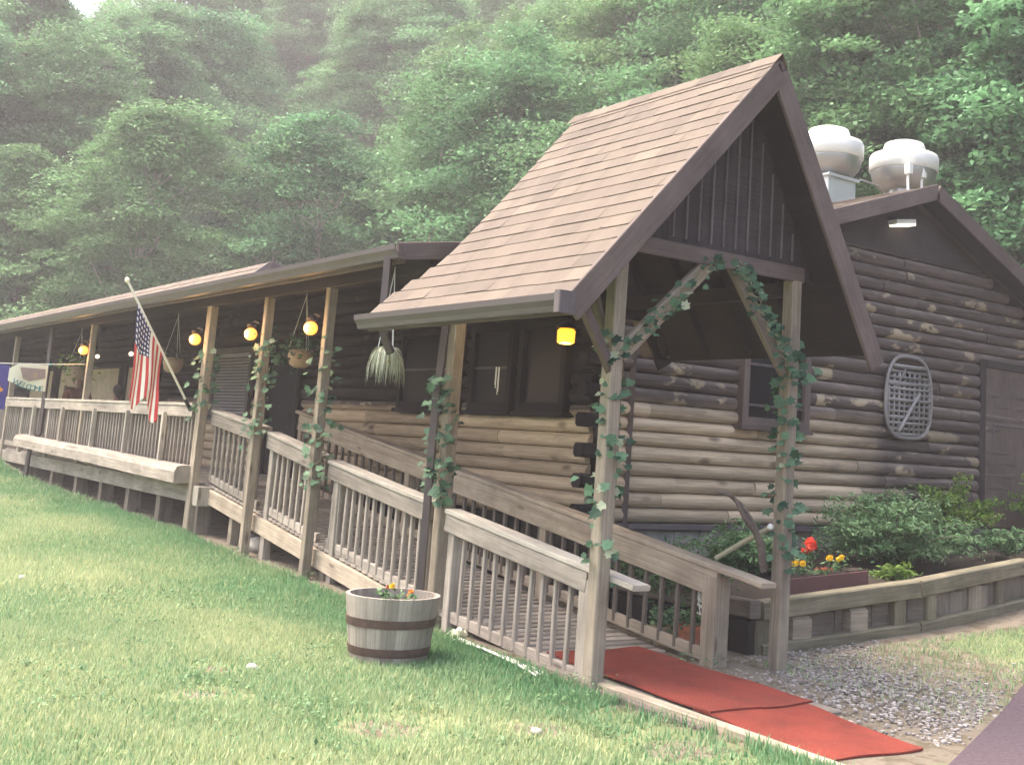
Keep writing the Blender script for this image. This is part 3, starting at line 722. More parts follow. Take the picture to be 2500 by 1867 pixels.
# gable panel, battens, tie beam
def inner(y): # underside of roof at the gable panel
    return (EL.z + (y - EL.y) * vl.z / vl.y if y < RG.y else RG.z - (y - RG.y) * (RG.z - ER.z) / (ER.y - RG.y)) - .05
mb = MB(); zb = 2.93
def ycross(z): return EL.y + (z + .05 - EL.z) * vl.y / vl.z, RG.y + (RG.z - .05 - z) * (ER.y - RG.y) / (RG.z - ER.z)
n = 34; ya, yb = ycross(zb)
for i in range(n):
    p, q = ya + (yb - ya) * i / n, ya + (yb - ya) * (i + 1) / n
    mb.prism([(-6.37, p, zb), (-6.37, q - .002, zb), (-6.37, q - .002, inner(q)), (-6.37, p, inner(p))], (-.02, 0, 0), tone=random.random())
mb.build('gable_panel', 'panel', K)
y = 5.40
while y < 6.85:
    zt = inner(y) - .03
    if zt > zb + .25:
        mb = MB(); mb.box(-6.37, -6.352, y - .009, y + .009, zb + .14, zt - .1); mb.build('batten', 'batten', K)
    y += .122
mb = MB(); mb.box(-6.36, -6.335, ya + .02, 6.74, zb - .02, zb + .10); mb.build('tie_beam', 'trim', K)
# soffit under the front overhang and canopy ceiling
mb = MB()
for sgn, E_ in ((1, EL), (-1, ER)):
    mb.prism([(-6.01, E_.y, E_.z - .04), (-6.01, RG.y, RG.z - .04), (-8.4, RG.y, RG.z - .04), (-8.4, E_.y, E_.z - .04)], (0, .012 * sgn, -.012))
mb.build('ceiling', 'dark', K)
mb = MB()
for i in range(4):
    x = -6.75 - i * .55
    mb.beam((x, EL.y + .1, EL.z), (x, RG.y, RG.z - .13), .04, .12); mb.beam((x, RG.y, RG.z - .13), (x, ER.y - .05, ER.z), .04, .12)
mb.build('rafters', 'dark', K)
# eave plates and gutter
mb = MB(); mb.box(-8.75, -6.46, 4.9, 5.0, 2.80, 2.91); mb.build('eave_beam', 'dark', K)
mb = MB(); mb.box(-8.75, -6.46, 6.61, 6.71, 2.80, 2.91); mb.build('eave_beam', 'dark', K)
mb = MB(); mb.box(-8.8, -6.0, 4.29, 4.315, 2.36, 2.48); mb.build('eave_board', 'trim', K)
mb = MB(); gutter(mb, (-8.85, 4.29, 2.375), (-5.96, 4.29, 2.375)); mb.build('gutter', 'gutter', K)
mb = MB(); mb.box(-6.02, -5.955, 4.17, 4.30, 2.36, 2.5); mb.build('gutter_end_block', 'batten', K)
for (x, yy, w_, z1) in ((-6.39, 4.95, .11, 2.92), (-6.39, 6.67, .11, 2.92), (-8.72, 5.08, .11, 2.85), (-8.72, 6.8, .11, 2.6)):
    mb = MB(); mb.beam((x, yy, -.1), (x, yy, z1), w_, w_ * .95, jit=.0025, ch=.008); mb.build('post', 'post', K)
pa, pb = ycross(2.72)
mb = MB(); mb.prism([(-8.42, pa + .05, 2.72), (-8.42, pb - .05, 2.72), (-8.42, RG.y, RG.z - .12)], (-.02, 0, 0)); mb.build('added_back_panel', 'dark', K)  # added dark closure hiding the lit porch end, so the canopy interior reads shaded
# braces
mb = MB(); mb.beam((-6.39, 5.0, 2.18), (-6.39, 5.80, 2.95), .05, .115); mb.build('arch_brace', 'farrail', K)
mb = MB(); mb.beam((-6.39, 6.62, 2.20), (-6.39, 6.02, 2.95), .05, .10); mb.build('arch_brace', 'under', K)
mb = MB(); mb.beam((-6.12, 4.42, 2.52), (-6.38, 4.93, 2.08), .045, .09); mb.build('side_brace', 'trim', K)
mb = MB(); mb.beam((-6.75, 4.95, 2.83), (-6.42, 4.95, 2.1), .04, .09); mb.build('side_brace', 'under', K)
spout([(-8.74, 4.99, 2.85), (-8.74, 4.95, 2.0), (-8.72, 4.93, 1.9), (-8.72, 4.93, .12)], K)

# ================================================================== RAMP AND DECK
D = thing('wooden_deck', (-14, 6, 0), 'raised grey wooden deck and ramp along the front of the log building', 'deck')
mb = MB(); n = 60
for i in range(n):      # ramp boards, across
    x0 = -14.4 + i * (7.2 / n); x1 = x0 + 7.2 / n - .006
    mb.beam(((x0 + x1) / 2, 5.08, rz((x0 + x1) / 2) - .018), ((x0 + x1) / 2, 6.28, rz((x0 + x1) / 2) - .018), x1 - x0, .034)
mb.build('ramp_floor', 'rail', D)
mb = MB()
for i in range(15):
    y = 4.98 + i * .145
    if y < 7.05: mb.box(-36, -14.4, y, y + .139, .80, .835)
mb.build('deck_floor', 'rail', D)
def sloped(mb, y0, y1, x0, x1, ztop, h, n=1):
    xs = np.linspace(x0, x1, n + 1)
    for a, b in zip(xs, xs[1:]):
        mb.beam((a, (y0 + y1) / 2, ztop(a) - h / 2), (b, (y0 + y1) / 2, ztop(b) - h / 2), y1 - y0, h)
def rj(x): return rz(x) - .04
mb = MB(); sloped(mb, 5.03, 5.075, -14.2, -8.75, rj, .17); mb.build('ramp_rim_board', 'farrail', D)
mb = MB(); sloped(mb, 6.25, 6.29, -14.4, -8.7, rj, .17); mb.build('ramp_rim_board', 'farrail', D)
mb = MB(); mb.box(-36, -14.25, 4.93, 4.975, .60, .80); mb.build('rim_board', 'rail', D)
mb = MB(); mb.box(-14.34, -14.28, 4.98, 7.1, .58, .80); mb.build('rim_board', 'under', D)
mb = MB(); mb.box(-14.24, -14.08, 4.90, 5.06, .58, .80); mb.build('beam_end', 'cap', D)
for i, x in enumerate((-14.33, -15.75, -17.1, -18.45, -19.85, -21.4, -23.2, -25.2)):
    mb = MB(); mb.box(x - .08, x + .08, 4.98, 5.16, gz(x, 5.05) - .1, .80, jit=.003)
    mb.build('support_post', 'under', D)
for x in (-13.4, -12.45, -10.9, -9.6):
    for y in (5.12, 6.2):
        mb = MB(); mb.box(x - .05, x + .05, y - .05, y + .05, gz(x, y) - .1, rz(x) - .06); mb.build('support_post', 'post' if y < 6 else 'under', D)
# bench: long thick log slab outside the deck rail
t = thing('log_slab_bench', (-19.5, 4.8, .8), 'long pale half-log slab fixed outside the deck railing', 'bench')
mb = MB(); NPf = 9
xs = np.linspace(-23.3, -14.45, 30); V = []; F = []; U = []
for i, x in enumerate(xs):
    j = .004 * math.sin(x * 1.3) + .012 * (-14.45 - x)
    prof = [(0, 0), (0, .13), (.03, .19), (.10, .205), (.20, .205), (.20, 0), (.12, -.01)]
    V += [(x, 4.72 + a, .82 + b + j + .006 * random.random()) for a, b in prof]
    if i:
        for k in range(7):
            q = (k + 1) % 7; F.append(((i - 1) * 7 + k, (i - 1) * 7 + q, i * 7 + q, i * 7 + k)); U.append(((xs[i - 1], k * .1), (xs[i - 1], k * .1 + .1), (x, k * .1 + .1), (x, k * .1)))
F += [tuple(range(6, -1, -1)), tuple(29 * 7 + k for k in range(7))]; U += [[(0, .1 * k) for k in range(7)]] * 2
mb.add(V, F, U, .7); mb.build('seat', 'rail', t)
for x in (-15.6, -17.2, -18.9, -20.8, -22.8):
    mb = MB(); mb.box(x - .03, x + .03, 4.86, 4.925, .86, 1.65); mb.build('bracket', 'cap', t)

# railings
def railing(label, x0, x1, y, cap0, cap1, bot0, bot1, mats, side=-1, spacing=.145, board_h=.14, post=None, cap_over=(0, 0), bal=True, capw=.15, lowboard=True, group='railings of the ramp and deck'):
    cz = lambda x: cap0 + (cap1 - cap0) * (x - x0) / (x1 - x0)
    bz = lambda x: bot0 + (bot1 - bot0) * (x - x0) / (x1 - x0)
    T = thing('railing', ((x0 + x1) / 2, y, (bz(x0) + bz(x1)) / 2), label, 'railing', group)
    mb = MB(); a, b = x0 - cap_over[0], x1 + cap_over[1]
    mb.beam((a, y, cz(a) - .019), (b, y, cz(b) - .019), capw, .038, jit=.002); mb.build('cap_rail', mats[0], T)
    mb = MB(); yo = y + side * .045
    mb.beam((x0, yo, cz(x0) - .04 - board_h / 2), (x1, yo, cz(x1) - .04 - board_h / 2), .038, board_h, jit=.002); mb.build('side_board', mats[1], T)
    if lowboard:
        mb = MB(); mb.beam((x0, y, bz(x0) - .045), (x1, y, bz(x1) - .045), .045, .09, jit=.002); mb.build('bottom_rail', mats[1], T)
    n = max(1, int(abs(x1 - x0) / spacing)); proto = None
    L = ((cz((x0 + x1) / 2) - .06) - (bz((x0 + x1) / 2) - .07))
    for i in range(n):
        x = x0 + (x1 - x0) * (i + .5) / n
        yb_ = y + side * .012
        if proto is None:
            m_ = MB(); m_.beam((0, 0, 0), (0, 0, L), .036, .036, up=(0, 1, 0)); proto = m_.build('baluster', mats[2], T, loc=(0, 0, 0)); o = proto
        else: o = copy_to(proto, T, (0, 0, 0))
        o.scale = (1, 1, (cz(x) - bz(x) + .01) / L)
        tl = Vector((x, yb_, bz(x) - .07 + random.uniform(-.004, .004))); o.location = tl - T.location
        o.rotation_euler = (random.uniform(-.012, .012), random.uniform(-.012, .012), random.uniform(-.1, .1))
    for px, z0, z1, wd in (post or []):
        mb = MB(); mb.box(px - wd / 2, px + wd / 2, y - wd / 2 + .0, y + wd / 2, z0, z1, jit=.002); mb.build('post', mats[3] if len(mats) > 3 else mats[2], T)
    return T
mm = ('cap', 'rail', 'rail', 'rail')
railing('long level deck railing at the left behind the log slab bench', -27.4, -14.62, 4.97, 1.79, 1.775, .98, .98, mm, board_h=.13,
        post=[(-25.9, .8, 1.75, .09), (-23.9, .8, 1.75, .09), (-21.9, .8, 1.75, .09), (-17.2, .8, 1.75, .09)])
railing('topmost sloping railing section on the lawn side between the two leftmost ramp posts', -14.3, -12.72, 5.1, 1.71, 1.545, .95, .745, mm)
railing('sloping railing section on the lawn side between the second and third porch posts', -12.5, -11.12, 5.1, 1.50, 1.305, .725, .545, mm, post=[(-12.40, .05, 1.42, .09)])
railing('sloping railing section on the lawn side above the barrel', -10.9, -8.85, 5.1, 1.27, 1.02, .52, .265, mm, post=[(-10.72, .0, 1.2, .09)])
railing('lowest railing section on the lawn side ending at the canopy corner post', -8.56, -6.62, 5.08, .985, .75, .20, .045, mm,
        post=[(-8.48, -.1, .90, .09), (-6.64, -.1, .66, .12)], cap_over=(.0, .52), spacing=.15)
ff = ('farrail', 'farrail', 'under', 'farrail')
railing('railing on the building side of the ramp, ending in a thick post', -14.45, -6.6, 6.27, 1.765, .74, .90, .11, ff, board_h=.19, spacing=.19,
        post=[(-14.42, .8, 1.7, .1), (-6.66, -.1, .66, .15), (-8.9, .1, 1.0, .1), (-11.5, .4, 1.3, .1)], cap_over=(.1, .48))

# ================================================================== HANGING THINGS, LAMPS
def globe_lamp(x, label, g='amber globe lamps on the porch posts'):
    t = thing('globe_lamp', (x, 4.87, 2.55), label, 'lamp', g)
    mb = MB(); mb.blob((x - .14, 4.84, 2.545), .07, 14, 10, 0); mb.build('glass_globe', 'glow', t, smooth=True)
    mb = MB(); mb.lathe((x - .14, 4.84, 2.62), [(.05, 0), (.055, .03), (.02, .05)], 12); mb.tube([(x - .14, 4.84, 2.66), (x - .07, 4.85, 2.69), (x - .02, 4.88, 2.66)], .012, 6)
    mb.build('bracket', 'blackmat', t)
    l = bpy.data.lights.new('globe_light', 'POINT'); l.energy = 3.2; l.color = (1, .52, .16); l.shadow_soft_size = .09
    lo = bpy.data.objects.new('globe_light', l); C.objects.link(lo); lo.parent = t; lo.location = (-.14, -.145, -.03)
globe_lamp(-19.66, 'amber globe lamp on the porch post left of the flag')
globe_lamp(-14.48, 'amber globe lamp on the porch post right of the flag')
globe_lamp(-12.66, 'amber globe lamp on the second porch post before the grey blind')
globe_lamp(-11.06, 'largest-looking amber globe lamp on the porch post nearest the canopy')
t = thing('hanging_lantern', (-8.15, 5.8, 2.46), 'square yellow lantern glowing under the shingled canopy', 'lantern')
mb = MB(); mb.lathe((-8.15, 5.8, 2.395), [(.05, 0), (.075, .012), (.078, .11), (.06, .13)], 8); mb.build('glass', 'glow2', t)
mb = MB(); mb.lathe((-8.15, 5.8, 2.525), [(.095, 0), (.085, .02), (.03, .06), (.012, .07)], 12); mb.tube([(-8.15, 5.8, 2.59), (-8.15, 5.8, 3.9)], .006, 5); mb.build('cap_and_chain', 'blackmat', t)
l = bpy.data.lights.new('lantern_light', 'POINT'); l.energy = 2.5; l.color = (1, .55, .12); l.shadow_soft_size = .07
lo = bpy.data.objects.new('lantern_light', l); C.objects.link(lo); lo.parent = t; lo.location = (0, 0, -.1)
for x, lb in ((-23.1, 'small cream bulb hanging over the far dining porch just left of the flag top'), (-21.0, 'small cream bulb hanging over the far dining porch touching the flag edge')):
    t = thing('hanging_bulb', (x, 5.9, 2.62), lb, 'bulb', 'small bulbs over the dining porch')
    mb = MB(); mb.blob((x, 5.9, 2.62), .04, 10, 8, 0); mb.build('glass', 'bulb', t, smooth=True)
    mb = MB(); mb.tube([(x, 5.9, 2.66), (x, 5.9, 3.25)], .008, 5); mb.build('cord', 'blackmat', t)

def strap_leaves(c, n, L, rs, w=.012, droop=1.0):
    """arching strap leaves as tapered ribbons"""
    mb = MB()
    for i in range(n):
        a = rs.uniform(0, 6.283); l = L * rs.uniform(.6, 1.15); up = rs.uniform(.2, .9); P = []
        for k in range(8):
            t_ = k / 7; P.append(Vector((c[0] + math.cos(a) * l * .62 * math.sin(t_ * 1.7) * (1.1 - up * .3), c[1] + math.sin(a) * l * .62 * math.sin(t_ * 1.7) * (1.1 - up * .3), c[2] + l * (up * .8 * t_ - droop * 1.35 * t_ * t_))))
        sd = Vector((-math.sin(a), math.cos(a), 0)); V = []
        for k, p in enumerate(P): ww = w * (1 - .85 * (k / 7) ** 2); V += [p - sd * ww, p + sd * ww + Vector((0, 0, .003))]
        mb.add(V, [(2 * k, 2 * k + 1, 2 * k + 3, 2 * k + 2) for k in range(7)], None, rs.random())
    return mb
def hanging_pot(name, label, cat, c, r, h, potmat, zt, plant=None, group=None):
    t = thing(name, c, label, cat, group)
    mb = MB(); mb.lathe(c, [(r * .45, -h * .5), (r * .8, -h * .35), (r, h * .1), (r * .96, h * .45), (r * .8, h * .42), (.001, h * .4)], 18); mb.build('pot', potmat, t, smooth=True)
    mb = MB()
    for a in (0, 2.1, 4.2): mb.tube([(c[0] + r * math.cos(a), c[1] + r * math.sin(a), c[2] + h * .4), (c[0], c[1], min(zt, c[2] + .75))], .004, 4)
    mb.tube([(c[0], c[1], min(zt, c[2] + .75)), (c[0], c[1], zt)], .004, 4); mb.build('hanger', 'rope', t)
    return t
rs2 = random.Random(4)
t = hanging_pot('hanging_spider_plant', 'pale spider plant with drooping leaves hanging at the left end of the canopy gutter', 'hanging plant', (-9.32, 4.75, 2.22), .085, .11, 'basket', 3.0)
strap_leaves((-9.32, 4.75, 2.27), 230, .26, rs2, .004).build('leaves', 'spider', t)
t = hanging_pot('hanging_basket', 'round tan hanging basket between the third porch post and the canopy gutter', 'hanging basket', (-13.4, 5.7, 2.37), .15, .22, 'basket', 3.2)
rsn = np.random.RandomState(8)
def leaf_obj(name, P, size, mat, parent, up=.3, droop=.2, aspect=.6):
    V = leaf_quads(P, size, up, droop, aspect, rsn); me = quads_mesh(name, V, rsn.rand(len(P)), mat); return link(name, me, parent)
P = np.array([-13.4, 5.7, 2.5]) + rsn.normal(size=(220, 3)) * (.15, .13, .07) + np.stack([np.zeros(220), np.zeros(220), np.zeros(220)], 1)
leaf_obj('foliage', P, .07, 'ivy', t)
P2 = np.array([-13.75, 5.7, 2.5]) + rsn.normal(size=(110, 3)) * (.16, .1, .07); P2[:, 2] -= rsn.rand(110) * .2; leaf_obj('trailing_foliage', P2, .06, 'ivy', t)
t = hanging_pot('hanging_basket', 'pink-tan hanging pot just right of the flag on the dining porch', 'hanging basket', (-18.4, 5.8, 2.38), .15, .24, 'tanpot', 3.2)
P = np.array([-18.4, 5.8, 2.5]) + rsn.normal(size=(120, 3)) * (.13, .12, .05); leaf_obj('foliage', P, .06, 'ivy', t)
t = hanging_pot('hanging_basket', 'tan hanging basket with pale flowers left of the flag', 'hanging basket', (-23.2, 5.6, 2.30), .17, .24, 'basket', 3.2)
P = np.array([-23.2, 5.6, 2.45]) + rsn.normal(size=(260, 3)) * (.22, .16, .12); leaf_obj('foliage', P, .09, 'limegreen', t)
P = np.array([-23.2, 5.5, 2.5]) + rsn.normal(size=(30, 3)) * (.3, .1, .1); leaf_obj('blossoms', P, .07, 'ivypale', t)
# wind chime
t = thing('wind_chime', (-9.5, 6, 2.2), 'thin white wind chime hanging in the dark porch under the canopy gutter', 'wind chime')
mb = MB(); mb.tube([(-9.5, 6, 2.9), (-9.5, 6, 2.26)], .002, 4); mb.lathe((-9.5, 6, 2.24), [(.03, 0), (.03, .015)], 10); mb.build('hanger', 'blackmat', t)
mb = MB()
for a in range(4): mb.tube([(-9.5 + .018 * math.cos(a * 1.57), 6 + .018 * math.sin(a * 1.57), 2.24), (-9.5 + .018 * math.cos(a * 1.57), 6 + .018 * math.sin(a * 1.57), 1.98 + .03 * a)], .005, 6)
mb.build('chime_tubes', 'white', t)

# ================================================================== FLAG, BANNERS
def flag():
    t = thing('national_flag', (-14.55, 4.86, 1.75), 'american flag hanging limp from a slanted white pole on the deck corner post', 'flag')
    b0 = Vector((-14.55, 4.84, 1.72)); tip = Vector((-14.02, 3.81, 3.07)); d = (tip - b0).normalized()
    mb = MB(); mb.tube([b0, tip], .014, 8); mb.build('pole', 'white', t)
    mb = MB(); mb.blob(tuple(tip + d * .03), .028, 8, 6, 0, (1, 1, 1.2)); mb.build('finial', 'cream', t)
    mb = MB(); mb.tube([b0 - d * .05, b0 + d * .12], .024, 8); mb.build('bracket', 'blackmat', t)
    # limp cloth: hoist along the upper pole, fly end falls and gathers in folds
    nu, nv = 44, 44; V = []; UVs = []
    h0 = tip + (b0 - tip) * .15; h1 = tip + (b0 - tip) * .55; BL = Vector((-14.25, 4.03, 1.78)); BR = Vector((-14.18, 4.36, 1.58))
    for j in range(nv + 1):
        v = j / nv; H = h0 + (h1 - h0) * v; Bt = BL + (BR - BL) * v
        for i in range(nu + 1):
            u = i / nu; e = smooth(u * 1.3) ** (.8 + 1.2 * v); k = math.sin(min(1, u * 1.2) * math.pi / 2)
            q = Vector((H.x * (1 - e) + Bt.x * e, H.y * (1 - e) + Bt.y * e, H.z * (1 - u) + (Bt.z - .10 * math.sin(v * 9)) * u))
            f = math.sin(v * 11 + u * 2.2) * .04 * k; g = math.cos(v * 11 + u * 2.2) * .012 * k
            q += Vector((.52, .85, 0)) * f * .55 + Vector((.85, -.52, 0)) * (f * .5 + g)
            V.append(tuple(q)); UVs.append((u, 1 - v))
    F = []; U = []
    for j in range(nv):
        for i in range(nu):
            q = (j * (nu + 1) + i, j * (nu + 1) + i + 1, (j + 1) * (nu + 1) + i + 1, (j + 1) * (nu + 1) + i); F.append(q); U.append([UVs[k] for k in q])
    m, nt, p = new_mat('flag_cloth'); uv = node(nt, 'ShaderNodeTexCoord').outputs['UV']
    sp = node(nt, 'ShaderNodeSeparateXYZ'); nt.links.new(uv, sp.inputs[0]); u, v = sp.outputs[0], sp.outputs[1]
    st = mth(nt, 'MODULO', mth(nt, 'FLOOR', mth(nt, 'MULTIPLY', v, 12.999)), 2.0)
    stripes = mix(nt, st, (.55, .05, .05), (.82, .80, .70)); stripes = mix(nt, st, (.82, .80, .70), (.55, .05, .05)) if False else mix(nt, mth(nt, 'SUBTRACT', 1.0, st), (.82, .80, .70), (.55, .05, .05))
    gu = mth(nt, 'SUBTRACT', mth(nt, 'FRACT', mth(nt, 'MULTIPLY', u, 7.0 / .42)), .5)
    vv = mth(nt, 'MULTIPLY', mth(nt, 'SUBTRACT', v, .4615), 6.0 / .5385)
    row = mth(nt, 'FLOOR', vv); gv = mth(nt, 'SUBTRACT', mth(nt, 'FRACT', vv), .5)
    dd = mth(nt, 'SQRT', mth(nt, 'ADD', mth(nt, 'POWER', gu, 2), mth(nt, 'POWER', gv, 2)))
    star = mth(nt, 'LESS_THAN', dd, .27); canton = mix(nt, star, (.03, .03, .11), (.8, .8, .8))
    inc = mth(nt, 'MULTIPLY', mth(nt, 'LESS_THAN', u, .42), mth(nt, 'GREATER_THAN', v, .4615))
    c = mix(nt, inc, stripes, canton); nt.links.new(c, p.inputs['Base Color']); p.inputs['Roughness'].default_value = .8
    mb = MB(); mb.add(V, F, U, .5); o = mb.build('cloth', m, t, smooth=True)
    sm = o.modifiers.new('thickness', 'SOLIDIFY'); sm.thickness = .003
flag()

def text_mesh(body, size, mat, name, parent, place, chars=True):
    """each letter placed by place(i, n) -> (pos, tilt)"""
    n = len(body)
    allv = MB()
    for i, ch in enumerate(body):
        cu = bpy.data.curves.new('letter', 'FONT'); cu.body = ch; cu.size = size; cu.align_x = 'CENTER'; cu.extrude = .002; cu.resolution_u = 3
        o = bpy.data.objects.new('letter', cu); me = bpy.data.meshes.new_from_object(o)
        pos, mat4 = place(i, n); V = [tuple(mat4 @ v.co + Vector(pos)) for v in me.vertices]
        allv.add(V, [tuple(p.vertices) for p in me.polygons], None, .5)
        bpy.data.objects.remove(o); bpy.data.curves.remove(cu); bpy.data.meshes.remove(me)
    return allv.build(name, mat, parent)
XB = -19.85
t = thing('welcome_banner', (XB, 4.1, 2.1), 'cream cloth banner reading WELCOME in teal hanging on a line at the left edge', 'banner')
bw = []
for i in range(17):
    u = i / 16; y = 3.83 + .54 * u; top = 2.255 + .01 * u if u > .22 else 2.17 + .36 * u
    bot = 1.985 - .125 * math.sin(min(1, u * 1.15) * 1.45)
    xo = .015 * math.sin(u * 9); bw.append((y, top, bot, xo))
mb = MB(); V = []
for y, tp, bt, xo in bw:
    for k in range(7): V.append((XB + xo * k / 6, y, tp + (bt - tp) * k / 6))
mb.add(V, [(i * 7 + k, (i + 1) * 7 + k, (i + 1) * 7 + k + 1, i * 7 + k + 1) for i in range(16) for k in range(6)], None, .5)
o = mb.build('cloth', 'cream', t); sm = o.modifiers.new('thickness', 'SOLIDIFY'); sm.thickness = .004
mb = MB(); pts = [(XB + .022, 3.975 + .3 * math.cos(a) * 0 + q[0], q[1]) for a, q in ((0, (0, 2.20)), (0, (.36, 2.20)), (0, (.37, 2.06)), (0, (.27, 2.03)), (0, (.15, 2.0)), (0, (.06, 2.03)))]
mb.prism(pts, (-.004, 0, 0)); mb.build('printed_picture', 'brownpic', t)
mb = MB(); mb.prism([(XB + .028, 4.20 + .035 * math.cos(a), 2.10 + .045 * math.sin(a)) for a in np.linspace(0, 6.28, 13)[:-1]], (-.004, 0, 0)); mb.build('printed_face', 'tanpot', t)
def place(i, n):
    u = (i + .5) / n; y = 3.90 + .44 * u; z = 1.955 - .10 * math.sin(min(1, .1 + u * 1.1) * 1.45)
    tilt = -.5 * (1 - u) ** 1.2
    return (XB + .02, y, z), Matrix(((0, 0, 1), (1, 0, 0), (0, 1, 0))).to_3x3() @ Matrix.Rotation(tilt, 3, 'Z')
text_mesh('WELCOME', .12, 'teal', 'lettering', t, place)
t = thing('blue_banner', (XB, 3.75, 2), 'blue and orange cloth banner cut off by the left edge of the picture', 'banner')
mb = MB(); mb.box(XB - .003, XB + .003, 3.45, 3.84, 1.55, 2.215, ch=.001); mb.build('cloth', 'navycloth', t)
mb = MB(); mb.prism([(XB + .008, 3.69 + r_ * math.cos(a), 1.84 + r_ * 1.2 * math.sin(a)) for a, r_ in [(k * .6283, .10 if k % 2 == 0 else .06) for k in range(10)]], (-.004, 0, 0)); mb.build('printed_star', 'orangepaint', t)
t = thing('banner_line', (XB, 4.2, 2.27), 'thin white line carrying the banners from the lamp post to the left', 'line')
mb = MB(); mb.tube([(XB, 4.9, 2.33), (XB, 4.5, 2.29), (XB, 4.1, 2.262), (XB, 3.7, 2.235), (XB, 3.2, 2.26)], .006, 5); mb.build('cord', 'rope', t)
mb = MB(); mb.blob((XB, 4.40, 2.275), .02, 8, 5, .1); mb.build('clip', 'teal', t)

# ================================================================== IVY
LEAF = [(0, -.5), (.22, -.42), (.5, -.30), (.34, -.02), (.42, .22), (.16, .2), (0, .55), (-.16, .2), (-.42, .22), (-.34, -.02), (-.5, -.30), (-.22, -.42)]
def ivy_leaf(mb, p, size, nrm, rs, tone=None):
    n = Vector(nrm).normalized(); t_ = Vector((rs.gauss(0, 1), rs.gauss(0, 1), rs.gauss(-.8, .7))); t_ = (t_ - n * t_.dot(n)).normalized(); s_ = n.cross(t_)
    V = [Vector(p) + (s_ * a + t_ * b) * size + n * (size * .22 * (abs(a) - .1)) for a, b in LEAF] + [Vector(p) + n * size * .02]
    mb.add(V, [(i, (i + 1) % 12, 12) for i in range(12)], None, rs.random() if tone is None else tone)
def garland(label, path, n, spread, size, seed, clumps=None, pale=0, stem=True):
    rs = random.Random(seed); pts = [Vector(p) for p in path]
    t = thing('ivy_garland', tuple(pts[0]), label, 'ivy', 'ivy garlands on the posts and arch')
    mb = MB(); mp = MB(); segs = [(pts[i], pts[i + 1]) for i in range(len(pts) - 1)]; Ls = [(b - a).length for a, b in segs]; T = sum(Ls)
    def at(u):
        u *= T
        for (a, b), l in zip(segs, Ls):
            if u <= l: return a + (b - a) * (u / l)
            u -= l
        return pts[-1]
    for i in range(int(n * 1.35)):
        u = rs.random()
        if clumps: cc = rs.choice(clumps); u = min(1, max(0, rs.gauss(cc[0], cc[1])))
        c = at(u); a = rs.uniform(0, 6.283); r = spread * (.55 + abs(rs.gauss(0, .5)))
        off = Vector((math.cos(a) * r, math.sin(a) * r, rs.gauss(0, spread * .6)))
        (mp if rs.random() < pale else mb).__class__
        ivy_leaf(mp if rs.random() < pale else mb, c + off, size * rs.uniform(.45, 1.2), (off.x + .25, off.y - .35, .35 + rs.gauss(0, .3)), rs)
    mb.build('leaves', 'ivy', t)
    if mp.v: mp.build('pale_leaves', 'ivypale', t)
    if stem:
        sm = []; k = 40
        for i in range(k + 1):
            c = at(i / k); a = i * .9; sm.append((c.x + math.cos(a) * spread * .45, c.y + math.sin(a) * spread * .45, c.z))
        ms = MB(); ms.tube(sm, .006, 5); ms.tube([(2 * at(i / 40).x - p[0], p[1] * .4 + at(i / 40).y * .6 - .03, p[2]) for i, p in enumerate(sm)], .004, 5); ms.build('stem', 'mat_stem', t)
    return t
garland('ivy winding up the front canopy post beside the red carpet', [(-6.39, 4.95, .75), (-6.39, 4.95, 2.35)], 75, .105, .085, 21, [(.08, .07), (.35, .08), (.6, .08), (.75, .08), (.98, .05), (.5, .3)], .22)
garland('ivy along the left half of the canopy arch', [(-6.33, 5.05, 2.25), (-6.33, 5.8, 2.95)], 60, .07, .075, 22, None, .06)
garland('ivy along the right half of the canopy arch', [(-6.33, 6.0, 2.98), (-6.33, 6.62, 2.25)], 70, .07, .07, 23, None, .08)
garland('dark ivy on the right canopy post beside the planter', [(-6.39, 6.67, .85), (-6.39, 6.67, 2.3)], 95, .11, .085, 24, [(.05, .06), (.22, .05), (.45, .05), (.65, .07), (.85, .08), (.97, .04)], .05)
garland('ivy clumps on the downspout post behind the barrel', [(-8.72, 5.0, 1.05), (-8.72, 5.0, 2.05)], 120, .10, .085, 25, [(.1, .06), (.55, .05), (.86, .07), (.25, .04)], .02)
garland('ivy on the porch post nearest the canopy', [(-11.02, 4.95, 1.0), (-11.02, 4.95, 2.35)], 80, .12, .08, 26, [(.1, .1), (.35, .08), (.6, .1), (.8, .1)], .06)
garland('ivy on the middle porch post before the grey blind', [(-12.62, 4.95, 1.45), (-12.62, 4.95, 2.55)], 75, .12, .08, 27, [(.1, .08), (.5, .2), (.8, .1)], .06)
garland('ivy on the deck corner post below the flag pole foot', [(-14.42, 4.95, 1.7), (-14.42, 4.95, 2.5)], 55, .12, .085, 28, [(.05, .06), (.4, .12), (.75, .1)], .05)

